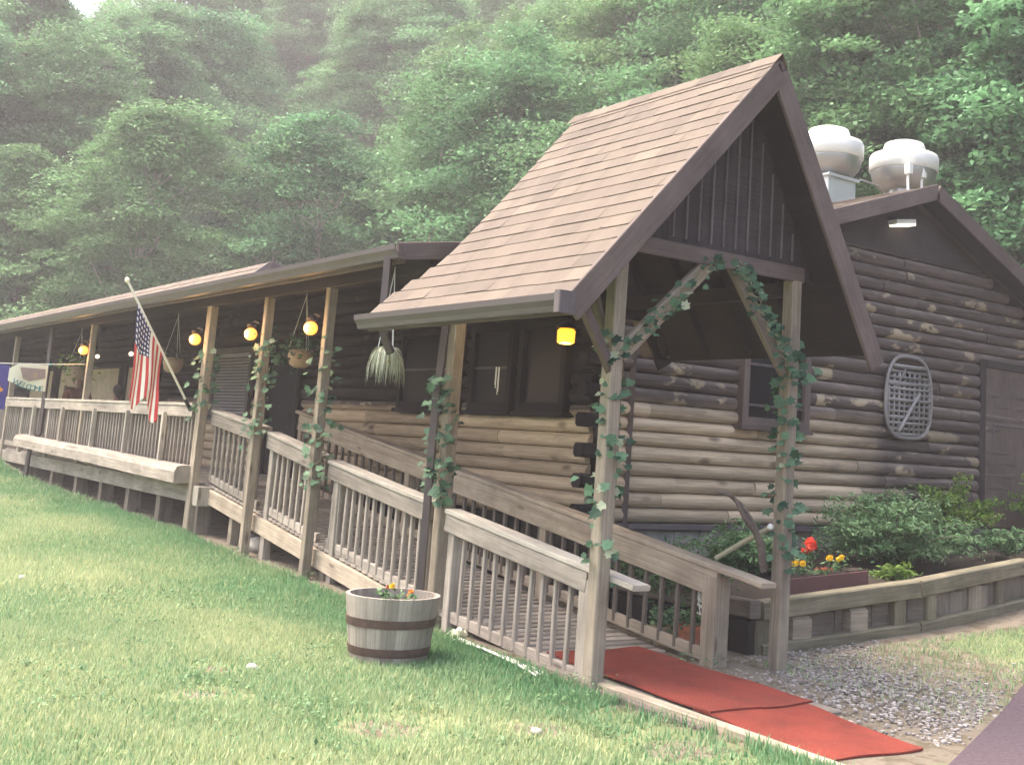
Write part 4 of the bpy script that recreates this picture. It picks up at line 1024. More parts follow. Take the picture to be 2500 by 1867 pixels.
# ================================================================== EXHAUST FANS
def fan(loc, s, label, curb, stand):
    x, y, z = loc; t = thing('roof_exhaust_fan', loc, label, 'exhaust fan', 'kitchen exhaust fans on the roof')
    mb = MB(); mb.lathe((x, y, z), [(.26 * s, .0), (.38 * s, .04 * s), (.47 * s, .14 * s), (.50 * s, .27 * s), (.50 * s, .31 * s)], 36); mb.build('bowl', 'fangrey', t, smooth=True)
    mb = MB(); mb.lathe((x, y, z), [(.50 * s, .29 * s), (.525 * s, .30 * s), (.525 * s, .50 * s), (.50 * s, .55 * s), (.42 * s, .585 * s), (.33 * s, .595 * s)], 36); mb.build('wind_band', 'fanwhite', t, smooth=True)
    mb = MB(); mb.lathe((x, y, z), [(.315 * s, .59 * s), (.315 * s, .68 * s), (.29 * s, .74 * s), (.22 * s, .765 * s), (.001, .775 * s)], 30); mb.build('motor_cap', 'fanwhite', t, smooth=True)
    if curb:
        a = .30 * s; mb = MB(); mb.box(x - a, x + a, y - a, y + a, z - .62, z - .02, ch=.01); mb.box(x - a * 1.12, x + a * 1.12, y - a * 1.12, y + a * 1.12, z - .045, z + .0, ch=.01); mb.build('curb_box', 'curb', t)
    if stand:
        mb = MB(); mb.lathe((x, y, z - 1.2), [(.24 * s, 0), (.24 * s, 1.21)], 20); mb.build('duct', 'fangrey', t)
        for dy in (-.42 * s, -.10 * s):
            mb = MB(); mb.tube([(x + .47 * s, y + dy, z - .75), (x + .42 * s, y + dy, z + .02), (x + .42 * s, y + dy, z + .27 * s)], .02, 6)
            mb.box(x + .38 * s, x + .48 * s, y + dy - .04, y + dy + .04, z + .13 * s, z + .29 * s); mb.build('bracket', 'white', t)
    return t
fan((-10.9, 13.6, 5.52), .95, 'right-hand silver exhaust fan with two white legs on the gable roof', 0, 1)
fan((-11.2, 12.3, 5.50), .95, 'left-hand silver exhaust fan on a grey box behind the canopy peak', 1, 0)
t = thing('conduit', (-11, 12.9, 5.3), 'thin grey conduit running between the two roof exhaust fans', 'conduit')
mb = MB(); mb.tube([(-11.0, 12.5, 5.45), (-11.0, 12.8, 5.55), (-10.9, 13.1, 5.5), (-10.9, 13.3, 5.3)], .012, 6); mb.build('pipe', 'fangrey', t)

# ================================================================== SNOWSHOE-LIKE BASKET ON THE WALL
t = thing('wall_snowshoe', (XC + .12, 11.8, 2.4), 'oval grey bentwood snowshoe with woven webbing hung on the log wall', 'snowshoe')
xw = XC + .13; cy, cz_, a_, b_ = 11.70, 2.39, .43, .49
ring = []
for k in range(33):
    th = 2 * math.pi * k / 32; sx = abs(math.cos(th)) ** .62 * math.copysign(1, math.cos(th)); sz = abs(math.sin(th)) ** .75 * math.copysign(1, math.sin(th))
    ring.append((xw, cy + a_ * sx * (1 - .05 * sz), cz_ + b_ * sz))
mb = MB(); mb.tube(ring, .022, 8, cap=False); mb.build('frame', 'silver', t, smooth=True)
mb = MB()
def halfw(z): q = max(0, 1 - abs((z - cz_) / b_) ** (2 / .75)); return a_ * q ** .36 * .98
for k in range(13):
    z = cz_ - b_ * .92 + k * .068; hw = halfw(z); mb.tube([(xw, cy - hw, z), (xw + .008 * (-1) ** k, cy, z), (xw, cy + hw, z + .01)], .017 if k % 3 else .024, 6)
for k in range(-4, 5):
    y = cy + k * .095; q = max(0, 1 - abs((y - cy) / a_) ** (2 / .62)) ** .375 * b_; mb.tube([(xw + .006, y, cz_ - q * .95), (xw - .006, y + .01, cz_ + q * .6)], .016, 6)
mb.build('webbing', 'silver', t, smooth=True)
mb = MB(); mb.tube([(xw + .02, cy - .2, cz_ - .42), (xw + .03, cy + .17, cz_ + .06)], .02, 6); mb.tube([(xw + .01, cy - .3, cz_ + .05), (xw + .02, cy - .1, cz_ + .33)], .014, 6)
mb.tube([(xw + .01, cy - .42, cz_ + .14), (xw, cy + .42, cz_ + .16)], .016, 6)
mb.build('cross_bars', 'silver', t)

# ================================================================== BARREL PLANTER
bx0, by0 = -7.60, 4.09; bz0 = gz(bx0, by0) - .02
t = thing('half_barrel_planter', (bx0, by0, bz0), 'grey wooden half whiskey barrel planter with two rusty hoops standing on the lawn', 'planter')
def br(z): return .255 + .07 * (z / .46) ** .8
mb = MB(); pr = [(br(z), z) for z in np.linspace(0, .46, 9)] + [(br(.46) - .028, .46), (br(.4) - .03, .38)]
mb.lathe((bx0, by0, bz0), pr, 54, stave=3); mb.build('staves', 'rail', t)
for z in (.10, .29):
    mb = MB(); mb.lathe((bx0, by0, bz0), [(br(z - .03) - .004, z - .028), (br(z - .03) + .006, z - .028), (br(z + .03) + .006, z + .028), (br(z + .03) - .004, z + .028)], 54); mb.build('hoop', 'hoop', t, smooth=False)
mb = MB(); mb.lathe((bx0, by0, bz0), [(.27, .385), (.001, .40)], 30); mb.build('soil', 'soil', t)
def flowers(label, c, n, sp, cols, seed, leafmat_='shrub', h=.1, r=.022, name='marigold_plant', cat='flowers'):
    rs = random.Random(seed); t = thing(name, c, label, cat)
    P = np.array(c) + np.random.RandomState(seed).normal(size=(n * 25, 3)) * (sp[0] * .6, sp[1] * .6, h * .3) + (0, 0, h * .45)
    leaf_obj('foliage', P, .045, leafmat_, t)
    for i in range(n):
        q = (c[0] + rs.uniform(-sp[0], sp[0]), c[1] + rs.uniform(-sp[1], sp[1]), c[2] + h * rs.uniform(.8, 1.2))
        mb = MB()
        for k in range(14):
            a = rs.uniform(0, 6.28); e = rs.uniform(0, 1.2); d_ = Vector((math.cos(a) * math.cos(e), math.sin(a) * math.cos(e), math.sin(e)))
            p_ = Vector(q) + d_ * r * .5; s_ = d_.cross(Vector((.3, .2, 1))).normalized(); u_ = s_.cross(d_)
            mb.poly([p_ - s_ * r * .5, p_ + u_ * r * .55 + d_ * r * .4, p_ + s_ * r * .5, p_ - u_ * r * .55 + d_ * r * .1])
        mb.blob(q, r * .6, 8, 5, .1); mb.build('bloom', cols[i % len(cols)], t)
    return t
flowers('yellow marigold growing in the half barrel', (bx0 + .03, by0 + .02, bz0 + .40), 1, (.04, .04), ['yellow'], 31, h=.11, r=.028)
flowers('orange marigold growing at the right rim of the half barrel', (bx0 + .13, by0 + .09, bz0 + .39), 2, (.04, .03), ['orange'], 32, h=.075, r=.024)
flowers('rust coloured marigold growing in the middle of the half barrel', (bx0 - .08, by0 - .02, bz0 + .39), 2, (.05, .04), ['terra'], 33, h=.09, r=.02)

# ================================================================== PLANTER BED
PB = thing('timber_planter_bed', (-6.95, 7, 0), 'mossy timber and stone raised planter bed along the gable end', 'planter bed')
M['moss'] = wood('mossy_timber', (.12, .108, .072), (.235, .21, .15), (.085, .085, .05))
xp = lambda y: -6.92 - .16 * max(0, y - 8.9)
segs = [(6.98, 8.95, .43, .56), (8.97, 11.2, .56, .70), (11.22, 13.6, .68, .78)]
for y0, y1, z0, z1 in segs:
    mb = MB(); mb.beam((xp(y0), y0, z0 - .075), (xp(y1), y1, z1 - .075), .14, .15, jit=.005, ch=.012); mb.build('top_timber', 'moss', PB)
    mb = MB(); mb.beam((xp(y0) + .02, y0, gz(-6.9, y0) + .035), (xp(y1) + .02, y1, gz(-6.9, y1) + .035), .11, .11, jit=.006, ch=.015); mb.build('bottom_timber', 'moss', PB)
for i, y in enumerate((7.0, 7.45, 8.15, 8.7, 9.2, 10.1, 10.6, 11.4, 12.4)):
    zt = np.interp(y, [6.98, 8.95, 11.2, 13.6], [.43, .56, .70, .78]) - .15
    if i in (1, 2, 5):
        mb = MB(); mb.box(xp(y) - .05, xp(y) + .045, y - .11, y + .11, gz(-6.9, y) + .06, zt - .01, jit=.01, ch=.035); mb.build('stone_block', 'farrail', PB)
    else:
        mb = MB(); mb.box(xp(y) - .05, xp(y) + .05, y - .07, y + .07, gz(-6.9, y) - .05, zt + .0, jit=.004, ch=.015); mb.build('upright_block', 'moss', PB)
mb = MB()
for k in range(14):
    y = 6.98 + k * .48; mb.box(xp(y) - .09, xp(y) - .045, y, y + .47, -.05, .28 + .03 * k)
mb.build('back_boards', 'under', PB)
mb = MB(); mb.box(-9.2, -6.87, 6.84, 6.96, .30, .44, jit=.004, ch=.012); mb.build('end_timber', 'under', PB)
mb = MB(); mb.box(-9.2, -6.9, 6.86, 6.94, .0, .28, jit=.004, ch=.012); mb.build('end_timber', 'dark', PB)
V = []; F = []
ny, nx = 26, 8
for j in range(ny + 1):
    for i in range(nx + 1):
        y = 6.9 + j * (6.7 / ny); x = XC + .02 + (xp(y) - .1 - XC) * i / nx
        V.append((x, y, .36 + .05 * (y - 7) + .05 * math.sin(x * 5 + y * 3) * (0 < i < nx) + .08 * (1 - i / nx)))
for j in range(ny):
    for i in range(nx): F.append((j * (nx + 1) + i, j * (nx + 1) + i + 1, (j + 1) * (nx + 1) + i + 1, (j + 1) * (nx + 1) + i))
mb = MB(); mb.add(V, F); mb.build('soil', 'soil', PB, smooth=True)
def shrub(name, label, c, r, n, size, mat, seed, cat='shrub', lumps=26, fan_=.8, stems=True, group=None):
    """spreading shrub: leafy sprays along arching branches"""
    rs = np.random.RandomState(seed); t = thing(name, c, label, cat, group); c = np.array(c)
    ms = MB(); PP = []; TT = []
    for k in range(lumps):
        a = rs.uniform(0, 6.283); el = rs.uniform(.15, 1.35); L = rs.uniform(.55, 1.1)
        e = np.array([math.cos(a) * math.cos(el) * r[0], math.sin(a) * math.cos(el) * r[1], math.sin(el) * r[2]]) * L
        pts = [c + e * q + np.array([0, 0, .18 * r[2] * math.sin(q * 3.0)]) for q in np.linspace(0, 1, 6)]
        ms.tube([tuple(p) for p in pts], [.012, .010, .008, .006, .004, .002], 5)
        m_ = n // lumps; q = rs.beta(2.2, 1.2, m_); idx = q * 5; i0 = np.minimum(idx.astype(int), 4); fr = (idx - i0)[:, None]
        pa = np.array(pts); base = pa[i0] * (1 - fr) + pa[i0 + 1] * fr
        PP.append(base + rs.normal(size=(m_, 3)) * np.array([.12, .12, .05]) * fan_ * max(r[0], .3)); TT.append(np.clip(rs.normal(.5, .2) + rs.normal(0, .2, m_), 0, 1))
    P_ = np.concatenate(PP); V_ = leaf_quads(P_, size * 1.35, .6, .25, .3, rs); link('foliage', quads_mesh('foliage', V_, np.concatenate(TT), mat), t).location = -Vector(t.location)
    if stems: ms.build('stems', 'branch', t)
    return t
shrub('spreading_shrub', 'large feathery green shrub spreading in the planter bed below the snowshoe', (-8.1, 10.1, .55), (.75, 1.3, .75), 17000, .05, 'shrub', 41, lumps=90)
shrub('spreading_shrub', 'yellow-green shrub against the log wall at the far end of the planter', (-8.7, 12.0, .75), (.6, .95, .75), 3600, .06, 'limegreen', 42, lumps=34)
shrub('spreading_shrub', 'low leafy shrub in the planter behind the right canopy post', (-8.2, 8.2, .42), (.6, .8, .50), 4200, .06, 'shrub', 43, lumps=36)
shrub('spreading_shrub', 'dark leafy plants behind the end of the ramp railing', (-8.0, 6.95, .35), (.85, .35, .48), 3400, .06, 'shrub', 44, lumps=30)
shrub('spreading_shrub', 'sparse green shrub at the right edge before the far door', (-8.9, 14.1, .8), (.5, .9, .75), 1500, .06, 'limegreen', 45, lumps=22)
shrub('spreading_shrub', 'low mixed greenery at the front edge of the planter under the far shrub', (-7.75, 11.6, .68), (.35, .8, .28), 2600, .05, 'shrub', 50, lumps=26)
shrub('spreading_shrub', 'small pale green clump at the front planter timber right of the flower box', (-7.2, 9.0, .52), (.16, .3, .16), 900, .04, 'limegreen', 51, lumps=16)
flowers('bright red geranium in the planter bed behind the right canopy post', (-7.5, 8.19, .64), 3, (.04, .06), ['red'], 46, h=.15, r=.065, name='geranium_plant')
t = thing('flower_box', (-7.25, 8.1, .5), 'long maroon flower box on the planter timber', 'flower box')
mb = MB(); mb.beam((-7.12, 7.40, .50), (-7.12, 8.45, .56), .16, .15); mb.build('box', 'redbox', t)
mb = MB(); mb.beam((-7.12, 7.42, .58), (-7.12, 8.43, .64), .13, .012); mb.build('soil', 'soil', t)
flowers('yellow flowers at the left end of the maroon flower box', (-7.12, 7.64, .57), 4, (.04, .13), ['yellow'], 47, h=.12, r=.034, name='pansy_plant')
flowers('yellow flowers at the right end of the maroon flower box', (-7.12, 8.12, .60), 4, (.04, .12), ['yellow'], 48, h=.12, r=.034, name='pansy_plant')
flowers('small dark red flowers in the middle of the maroon flower box', (-7.10, 7.9, .58), 5, (.04, .14), ['terra'], 49, h=.06, r=.026, name='pansy_plant')
# driftwood branch and pale stick at the right post
t = thing('bare_branch', (-6.6, 6.62, .9), 'forked bare grey branch leaning against the right canopy post', 'branch')
mb = MB(); mb.tube([(-6.5, 6.60, .72), (-6.47, 6.52, .92), (-6.45, 6.40, 1.08), (-6.45, 6.28, 1.2), (-6.45, 6.16, 1.27), (-6.45, 6.02, 1.29)], [.032, .03, .024, .02, .014, .006], 7)
mb.tube([(-6.46, 6.46, 1.0), (-6.42, 6.3, 1.10), (-6.42, 6.22, 1.2), (-6.43, 6.18, 1.27)], [.022, .018, .014, .008], 6); mb.build('wood', 'branch', t)
t = thing('pale_stick', (-6.6, 6.4, .7), 'pale stick propped between the ramp handrail and the right canopy post', 'stick')
mb = MB(); mb.tube([(-6.75, 6.33, .78), (-6.6, 6.5, .93), (-6.47, 6.60, 1.03)], [.018, .02, .02], 7); mb.build('wood', 'mat_stem', t)
mb = MB(); mb.blob((-6.45, 6.60, 1.045), .025, 8, 6, .1); mb.build('knob', 'white', t)
# pots behind the ramp end
def pot(label, c, r, h, mat, leaf=None):
    t = thing('clay_pot', c, label, 'pot', 'clay pots behind the ramp railing'); mb = MB(); mb.lathe(c, [(r * .65, 0), (r * .95, h * .8), (r * 1.08, h * .8), (r * 1.08, h), (r * .92, h), (r * .88, h * .85), (.001, h * .85)], 18); mb.build('pot', mat, t)
    if leaf:
        P = np.array(c) + rsn.normal(size=(160, 3)) * (r * .7, r * .7, .05) + (0, 0, h + .06); leaf_obj('foliage', P, .06, 'shrub', t)
pot('terracotta pot standing behind the last railing balusters', (-7.2, 6.5, .02), .11, .20, 'terra', 1)
pot('tan clay pot standing left of the terracotta pot behind the railing', (-7.5, 6.48, .02), .09, .15, 'tanpot', 1)
# white curled wire ornament
t = thing('white_wire_ornament', (-7.0, 6.33, .45), 'white curled wicker ornament hanging by the thick ramp end post', 'ornament')
mb = MB()
for k in range(5):
    z = .56 - k * .045; pts = [(-6.93 + .045 * math.cos(a + k) , 6.36 + .03 * math.sin(a), z + .035 * math.sin(a * 1.0 + k)) for a in np.linspace(0, 5.4, 12)]; mb.tube(pts, .006, 5)
mb.tube([(-6.9, 6.36, .62), (-6.95, 6.35, .5), (-6.92, 6.36, .34)], .006, 5); mb.build('wicker', 'wickwhite', t)
# artificial flower spray lying on the lawn
t = thing('fallen_flower_spray', (-7.4, 4.9, .03), 'white flower spray with long pale stems lying on the grass by the lowest railing', 'flower spray')
mb = MB()
for k in range(3):
    o_ = k * .03; mb.tube([(-8.05, 4.93 - o_, .05), (-7.5, 4.86 - o_, .05 + .01 * k), (-7.0, 4.84 - o_, .045), (-6.72, 4.82 - o_ * 1.4, .03)], .009, 5)
mb.build('stems', 'wickwhite', t)
mb = MB()
for k in range(7): mb.blob((-8.1 + random.uniform(-.06, .06), 4.93 + random.uniform(-.05, .05), .06 + random.uniform(0, .04)), random.uniform(.02, .035), 7, 5, .3)
mb.build('blooms', 'whiteflower', t)
# rocks
for i, (x, y, r, mt, lb) in enumerate(((-7.55, 3.1, .035, 'rock', 'small white rock on the lawn in front of the barrel'), (-11.5, 2.55, .04, 'rock', 'flat white stone on the lawn at the left'),
        (-12.9, 5.25, .14, 'rock', 'pale boulder under the deck beside the second porch post'), (-8.35, 5.3, .10, 'stone', 'rounded rock under the start of the lowest railing'),
        (-5.5, 3.9, .03, 'rock', 'small pale stone in the bare patch near the bottom edge'), (-13.6, 5.4, .09, 'stone', 'grey stone under the ramp beside the deck corner'))):
    mb = MB(); mb.blob((x, y, gz(x, y) + r * .45), r, 10, 7, .16, (1.3, 1, .7)); tag(mb.build('rock', mt, smooth=True), lb, 'rock', 'rocks on the ground')

# ================================================================== DINING PORCH: table, chairs, people
def chair(x, y, rotz, label):
    t = thing('wooden_chair', (x, y, .835), label, 'chair', 'chairs on the dining porch'); t.rotation_euler.z = rotz
    def ob(nm, mb): o = mb.build(nm, 'under'); o.parent = t; o.location = (0, 0, 0)
    m_ = MB(); m_.box(-.21, .21, -.21, .21, .42, .46); ob('seat', m_)
    m_ = MB(); [m_.box(-.21, .21, .18, .205, z, z + .07) for z in (.6, .75, .9)]; ob('backrest', m_)
    for sx in (-.19, .19):
        for sy in (-.19, .19): m_ = MB(); m_.box(sx - .02, sx + .02, sy - .02, sy + .02, 0, .98 if sy > 0 else .42); ob('leg', m_)
chair(-24.9, 6.1, R(100), 'dark wooden chair under the person in the rust shirt'); bpy.data.objects['wooden_chair'].scale = (1, 1, 1.28)
chair(-22.3, 6.1, R(-80), 'dark wooden chair under the person in the navy shirt')
t = thing('dining_table', (-23.6, 6.1, .835), 'small wooden table between the two seated people', 'table')
mb = MB(); mb.box(-24.0, -23.2, 5.75, 6.45, 1.54, 1.58); mb.build('top', 'farrail', t)
for sx in (-23.95, -23.25):
    for sy in (5.8, 6.4): mb = MB(); mb.box(sx - .03, sx + .03, sy - .03, sy + .03, .84, 1.54); mb.build('leg', 'under', t)
def skin_mesh(name, verts, edges, rad, mat, parent, sub=2):
    me = bpy.data.meshes.new(name); me.from_pydata(verts, edges, []); me.materials.append(M[mat])
    o = bpy.data.objects.new(name, me); C.objects.link(o); o.parent = parent
    sk = o.modifiers.new('skin', 'SKIN'); sk.use_smooth_shade = True
    for i, r_ in enumerate(rad): me.skin_vertices[0].data[i].radius = (r_, r_) if not isinstance(r_, tuple) else r_
    me.skin_vertices[0].data[0].use_root = True
    ss = o.modifiers.new('sub', 'SUBSURF'); ss.levels = sub; ss.render_levels = sub
    return o
def person(x, y, rotz, shirt, label, s=1.0, up=0):
    t = thing('person', (x, y, 0.835 + .46 + up), label, 'person', 'people seated on the dining porch'); t.rotation_euler.z = rotz; t.scale = (s, s, s)
    # faces -Y locally; origin at seat level
    v = [(0, 0, .08), (0, 0, .26), (0, -.01, .42), (0, .0, .50), (0, -.01, .57), (0, -.02, .66), (0, -.015, .76)]
    e = [(0, 1), (1, 2), (2, 3), (3, 4), (4, 5), (5, 6)]; r = [.15, .135, .15, .08, .052, .085, .07]
    for sx in (-1, 1):
        b = len(v); v += [(sx * .17, 0, .47), (sx * .23, -.04, .22), (sx * .20, -.26, .27), (sx * .18, -.33, .275)]; e += [(2, b), (b, b + 1), (b + 1, b + 2), (b + 2, b + 3)]; r += [.06, .045, .035, .03]
        for f_ in range(4):
            q = len(v); fx = sx * (.155 + .017 * f_); L_ = (.075, .085, .08, .065)[f_]
            v += [(fx, -.37, .275), (fx, -.37 - L_ * .6, .265), (fx, -.37 - L_, .245)]; e += [(b + 3, q), (q, q + 1), (q + 1, q + 2)]; r += [.009, .008, .006]
        q = len(v); v += [(sx * .145, -.34, .27), (sx * .135, -.375, .262)]; e += [(b + 3, q), (q, q + 1)]; r += [.010, .008]
        q = len(v); v += [(sx * .10, -.05, .06), (sx * .12, -.42, .07), (sx * .12, -.45, -.38), (sx * .12, -.56, -.42)]; e += [(0, q), (q, q + 1), (q + 1, q + 2), (q + 2, q + 3)]; r += [.09, .065, .045, .035]
    skin_mesh('body', v, e, r, 'skin', t, 1)
    v2 = [(0, 0, .05), (0, 0, .26), (0, -.01, .42), (0, 0, .505)]; e2 = [(0, 1), (1, 2), (2, 3)]; r2 = [.165, .15, .165, .085]
    for sx in (-1, 1): b = len(v2); v2 += [(sx * .175, 0, .465), (sx * .225, -.035, .27)]; e2 += [(2, b), (b, b + 1)]; r2 += [.075, .062]
    skin_mesh('shirt', v2, e2, r2, shirt, t)
    v3 = [(0, 0, .04)]; e3 = []; r3 = [.155]
    for sx in (-1, 1): q = len(v3); v3 += [(sx * .10, -.05, .06), (sx * .12, -.42, .07), (sx * .12, -.45, -.35)]; e3 += [(0, q), (q, q + 1), (q + 1, q + 2)]; r3 += [.10, .078, .06]
    skin_mesh('trousers', v3, e3, r3, 'jeans', t)
    def ob(nm, mb, mt, sm=True): o = mb.build(nm, mt, smooth=sm); o.parent = t; o.location = (0, 0, 0)
    m_ = MB(); m_.blob((0, .018, .745), .108, 14, 10, .03, (.88, 1.0, 1.0)); m_.blob((0, .05, .68), .085, 12, 8, .04, (.95, .8, 1)); ob('hair', m_, 'hair')
    m_ = MB(); m_.tube([(0, -.10, .70), (0, -.122, .675), (0, -.105, .665)], [.008, .014, .010], 6); ob('nose', m_, 'skin')
    for sx in (-1, 1):
        m_ = MB(); m_.blob((sx * .032, -.092, .705), .012, 8, 6, 0, (1, .6, .7)); ob('eye', m_, 'white'); m_ = MB(); m_.blob((sx * .085, .0, .69), .02, 8, 6, 0, (.4, .8, 1.3)); ob('ear', m_, 'skin')
    m_ = MB(); m_.tube([(-.025, -.097, .635), (0, -.104, .632), (.025, -.097, .635)], [.004, .006, .004], 6); ob('mouth', m_, 'terra')
    return t
person(-25.1, 6.12, R(100), 'shirt1', 'person in a rust brown shirt seated on the dining porch below the hanging lamp', 1.1, .18)
person(-22.3, 6.12, R(-80), 'shirt2', 'person in a dark navy shirt seated just left of the flag', .98)

# ================================================================== HILLSIDE FOREST
def crown_arrays(seed, H, Rr, n, lumps=46):
    """crown of many small flat leafy sprays with gaps between; base at z=0"""
    rs = np.random.RandomState(seed); cs = []
    lob = [(rs.uniform(0, 6.283), rs.uniform(.65, 1.2)) for _ in range(6)]
    for k in range(lumps):
        z = rs.beta(1.25, 1.0) * .9 + .1; a = rs.uniform(0, 6.283)
        wob = .75 + .28 * math.sin(a * 2 + seed) + .22 * math.sin(a * 3 + z * 9 + seed * 2)
        prof = max(.12, math.sin(min(1, z) ** .75 * math.pi * .97)) ** .55 * wob; q = math.sqrt(rs.uniform(.25, 1.15)) * prof
        cs.append((math.cos(a) * q * Rr, math.sin(a) * q * Rr, z * H * (1 + .05 * math.sin(a * 2)), rs.uniform(.10, .27) * Rr, rs.uniform(0, 1)))
    P = []; T = []
    tot = sum(c[3] ** 2 for c in cs)
    for cx, cy_, cz1, cr, tn in cs:
        m_ = int(n * cr * cr / tot); d = rs.normal(size=(m_, 3)); d /= np.linalg.norm(d, axis=1)[:, None]; rr_ = (rs.uniform(.1, 1.1, m_) ** .6)[:, None]
        out = np.array([cx, cy_, 0]) / (math.hypot(cx, cy_) + .01)
        p = d * rr_ * cr * np.array([1.35, 1.35, .42]); p[:, 2] -= .25 * (p @ out)        # sprays droop outwards
        P.append(np.array([cx, cy_, cz1]) + p); T.append(np.clip(tn * .75 + rs.normal(.12, .13, m_), 0, 1))
    return np.concatenate(P), np.concatenate(T), cs
variants = []
for i in range(5):
    H, Rr = (11.5, 3.3) if i < 3 else (8.5, 2.7)
    P, T, cs = crown_arrays(100 + i, H, Rr, 54000, 230)
    rsx = np.random.RandomState(i); V = leaf_quads(P, .14, .9, .1, .62, rsx)
    variants.append((quads_mesh('crown', V, T, 'leaf1'), cs, H))
def trunk_mesh(cs, H, seed, bend, mat):
    rs = random.Random(seed); mb = MB(); pts = [(bend * math.sin(q * 2.5) * .5, bend * .4 * math.sin(q * 4), H * q) for q in np.linspace(-.06, .9, 9)]
    mb.tube(pts, [.19 - .15 * k / 8 for k in range(9)], 8)
    for c in rs.sample([c for c in cs if c[2] > .45 * H and math.hypot(c[0], c[1]) < 2.2], 12):
        zb_ = max(.15 * H, c[2] - .25 * H * rs.uniform(.5, 1)); q = zb_ / H; p0 = Vector((bend * math.sin(q * 2.5) * .5, bend * .4 * math.sin(q * 4), zb_)); p1 = Vector(c[:3]); pm = (p0 + p1) / 2 + Vector((0, 0, -.15))
        mb.tube([p0, pm, p1], [.06, .04, .015], 5)
    o = mb.build('trunk', mat); me = o.data; bpy.data.objects.remove(o); return me
trunks = [trunk_mesh(v[1], v[2], 60 + i, (.5, -.4, .8, .2, -.6)[i], 'palebark' if i in (0, 2) else 'bark') for i, v in enumerate(variants)]
# individually visible trees at the foot of the slope, each with trunk and crown
singles = [
    (-40.5, 11.5, 0, 1.0, 'tall tree at the far left above the end of the long porch roof'),
    (-37.0, 15.5, 2, 1.0, 'slender pale-trunked tree above the flag pole'),
    (-33.0, 18.6, 0, 1.05, 'pale-trunked tree rising behind the raised porch roof end'),
    (-29.5, 19.2, 2, 1.1, 'tall pale-trunked tree above the long gutter midway along the porch'),
    (-26.5, 19.6, 1, .95, 'leafy tree behind the porch roof left of the fascia corner'),
    (-23.5, 19.2, 3, 1.1, 'bright bushy tree behind the porch roof fascia corner'),
    (-21.5, 20.4, 0, 1.0, 'leafy tree directly behind the canopy back edge'),
    (-18.5, 20.6, 1, 1.1, 'tree rising above the middle of the canopy ridge'),
    (-16.3, 21.2, 2, 1.05, 'tree behind the canopy peak'),
    (-13.6, 21.0, 4, 1.2, 'bushy tree behind the left exhaust fan'),
    (-11.2, 21.6, 1, 1.0, 'dark tree behind the right exhaust fan'),
    (-8.4, 22.0, 0, 1.0, 'tree at the right edge above the gable roof slope'),
    (-45.5, 8.5, 3, 1.1, 'dark tree at the left edge beyond the porch end'),
    (-31.2, 23.5, 1, 1.1, 'tall tree in the second row above the flag'),
    (-25.0, 24.0, 2, 1.15, 'tall tree in the second row above the porch fascia corner'),
    (-19.5, 25.5, 0, 1.1, 'tall tree in the second row above the canopy roof')]
for x, y, vi, s_, lb in singles:
    z = gz(x, y) - .2; t = thing('broadleaf_tree', (x, y, z), lb, 'tree', 'trees at the foot of the wooded hill'); t.rotation_euler.z = random.uniform(0, 6.28); t.scale = (s_, s_, s_ * random.uniform(.9, 1.08))
    for nm, me in (('crown', variants[vi][0]), ('trunk', trunks[vi])):
        o = bpy.data.objects.new(nm, me); C.objects.link(o); o.parent = t
# slender pale trunks standing clear in front of the wood
for k, (x, y, hgt, lean, lb) in enumerate(((-32.6, 17.6, 11.0, (.5, .1), 'slender pale tree trunk rising above the flag, leftmost of the bare trunks'), (-26.2, 17.8, 9.5, (1.0, .2), 'pale bare-stemmed tree rising above the raised porch roof end'),
        (-27.8, 18.4, 9.0, (.2, .1), 'thin bare-stemmed tree just left of the thicker pale trunk'), (-38.5, 15.0, 10.0, (.2, 0), 'thin pale tree trunk at the far left of the wooded slope'))):
    z = gz(x, y) - .1; t = thing('slender_tree', (x, y, z), lb, 'tree', 'bare-stemmed trees at the foot of the wooded hill')
    pts = [(x + lean[0] * q * q + .12 * math.sin(q * 7 + k), y + lean[1] * q, z + hgt * q) for q in np.linspace(0, 1, 10)]
    mb = MB(); mb.tube(pts, [.12 - .08 * i / 9 for i in range(10)] if k in (1,) else [.075 - .05 * i / 9 for i in range(10)], 7)
    for q in (.45, .6, .7, .8, .9): a = q * 23 + k; p0 = Vector(pts[int(q * 9)]); mb.tube([p0, p0 + Vector((math.cos(a) * .6, math.sin(a) * .6, .5)), p0 + Vector((math.cos(a) * 1.3, math.sin(a) * 1.3, .75))], [.03, .02, .01], 5)
    mb.build('trunk', 'palebark', t)
    rsq = np.random.RandomState(200 + k); PP = []
    for _ in range(34):
        q = rsq.uniform(.6, 1.03); c = np.array([x + lean[0] * q * q, y, z + hgt * q]) + rsq.normal(size=3) * (.9, .9, .2); PP.append(c + rsq.normal(size=(170, 3)) * (.38, .38, .12))
    PP = np.concatenate(PP); link('crown', quads_mesh('crown', leaf_quads(PP, .13, .9, .1, .6, rsq), rsq.rand(len(PP)), 'leaf1'), t).location = -Vector(t.location)
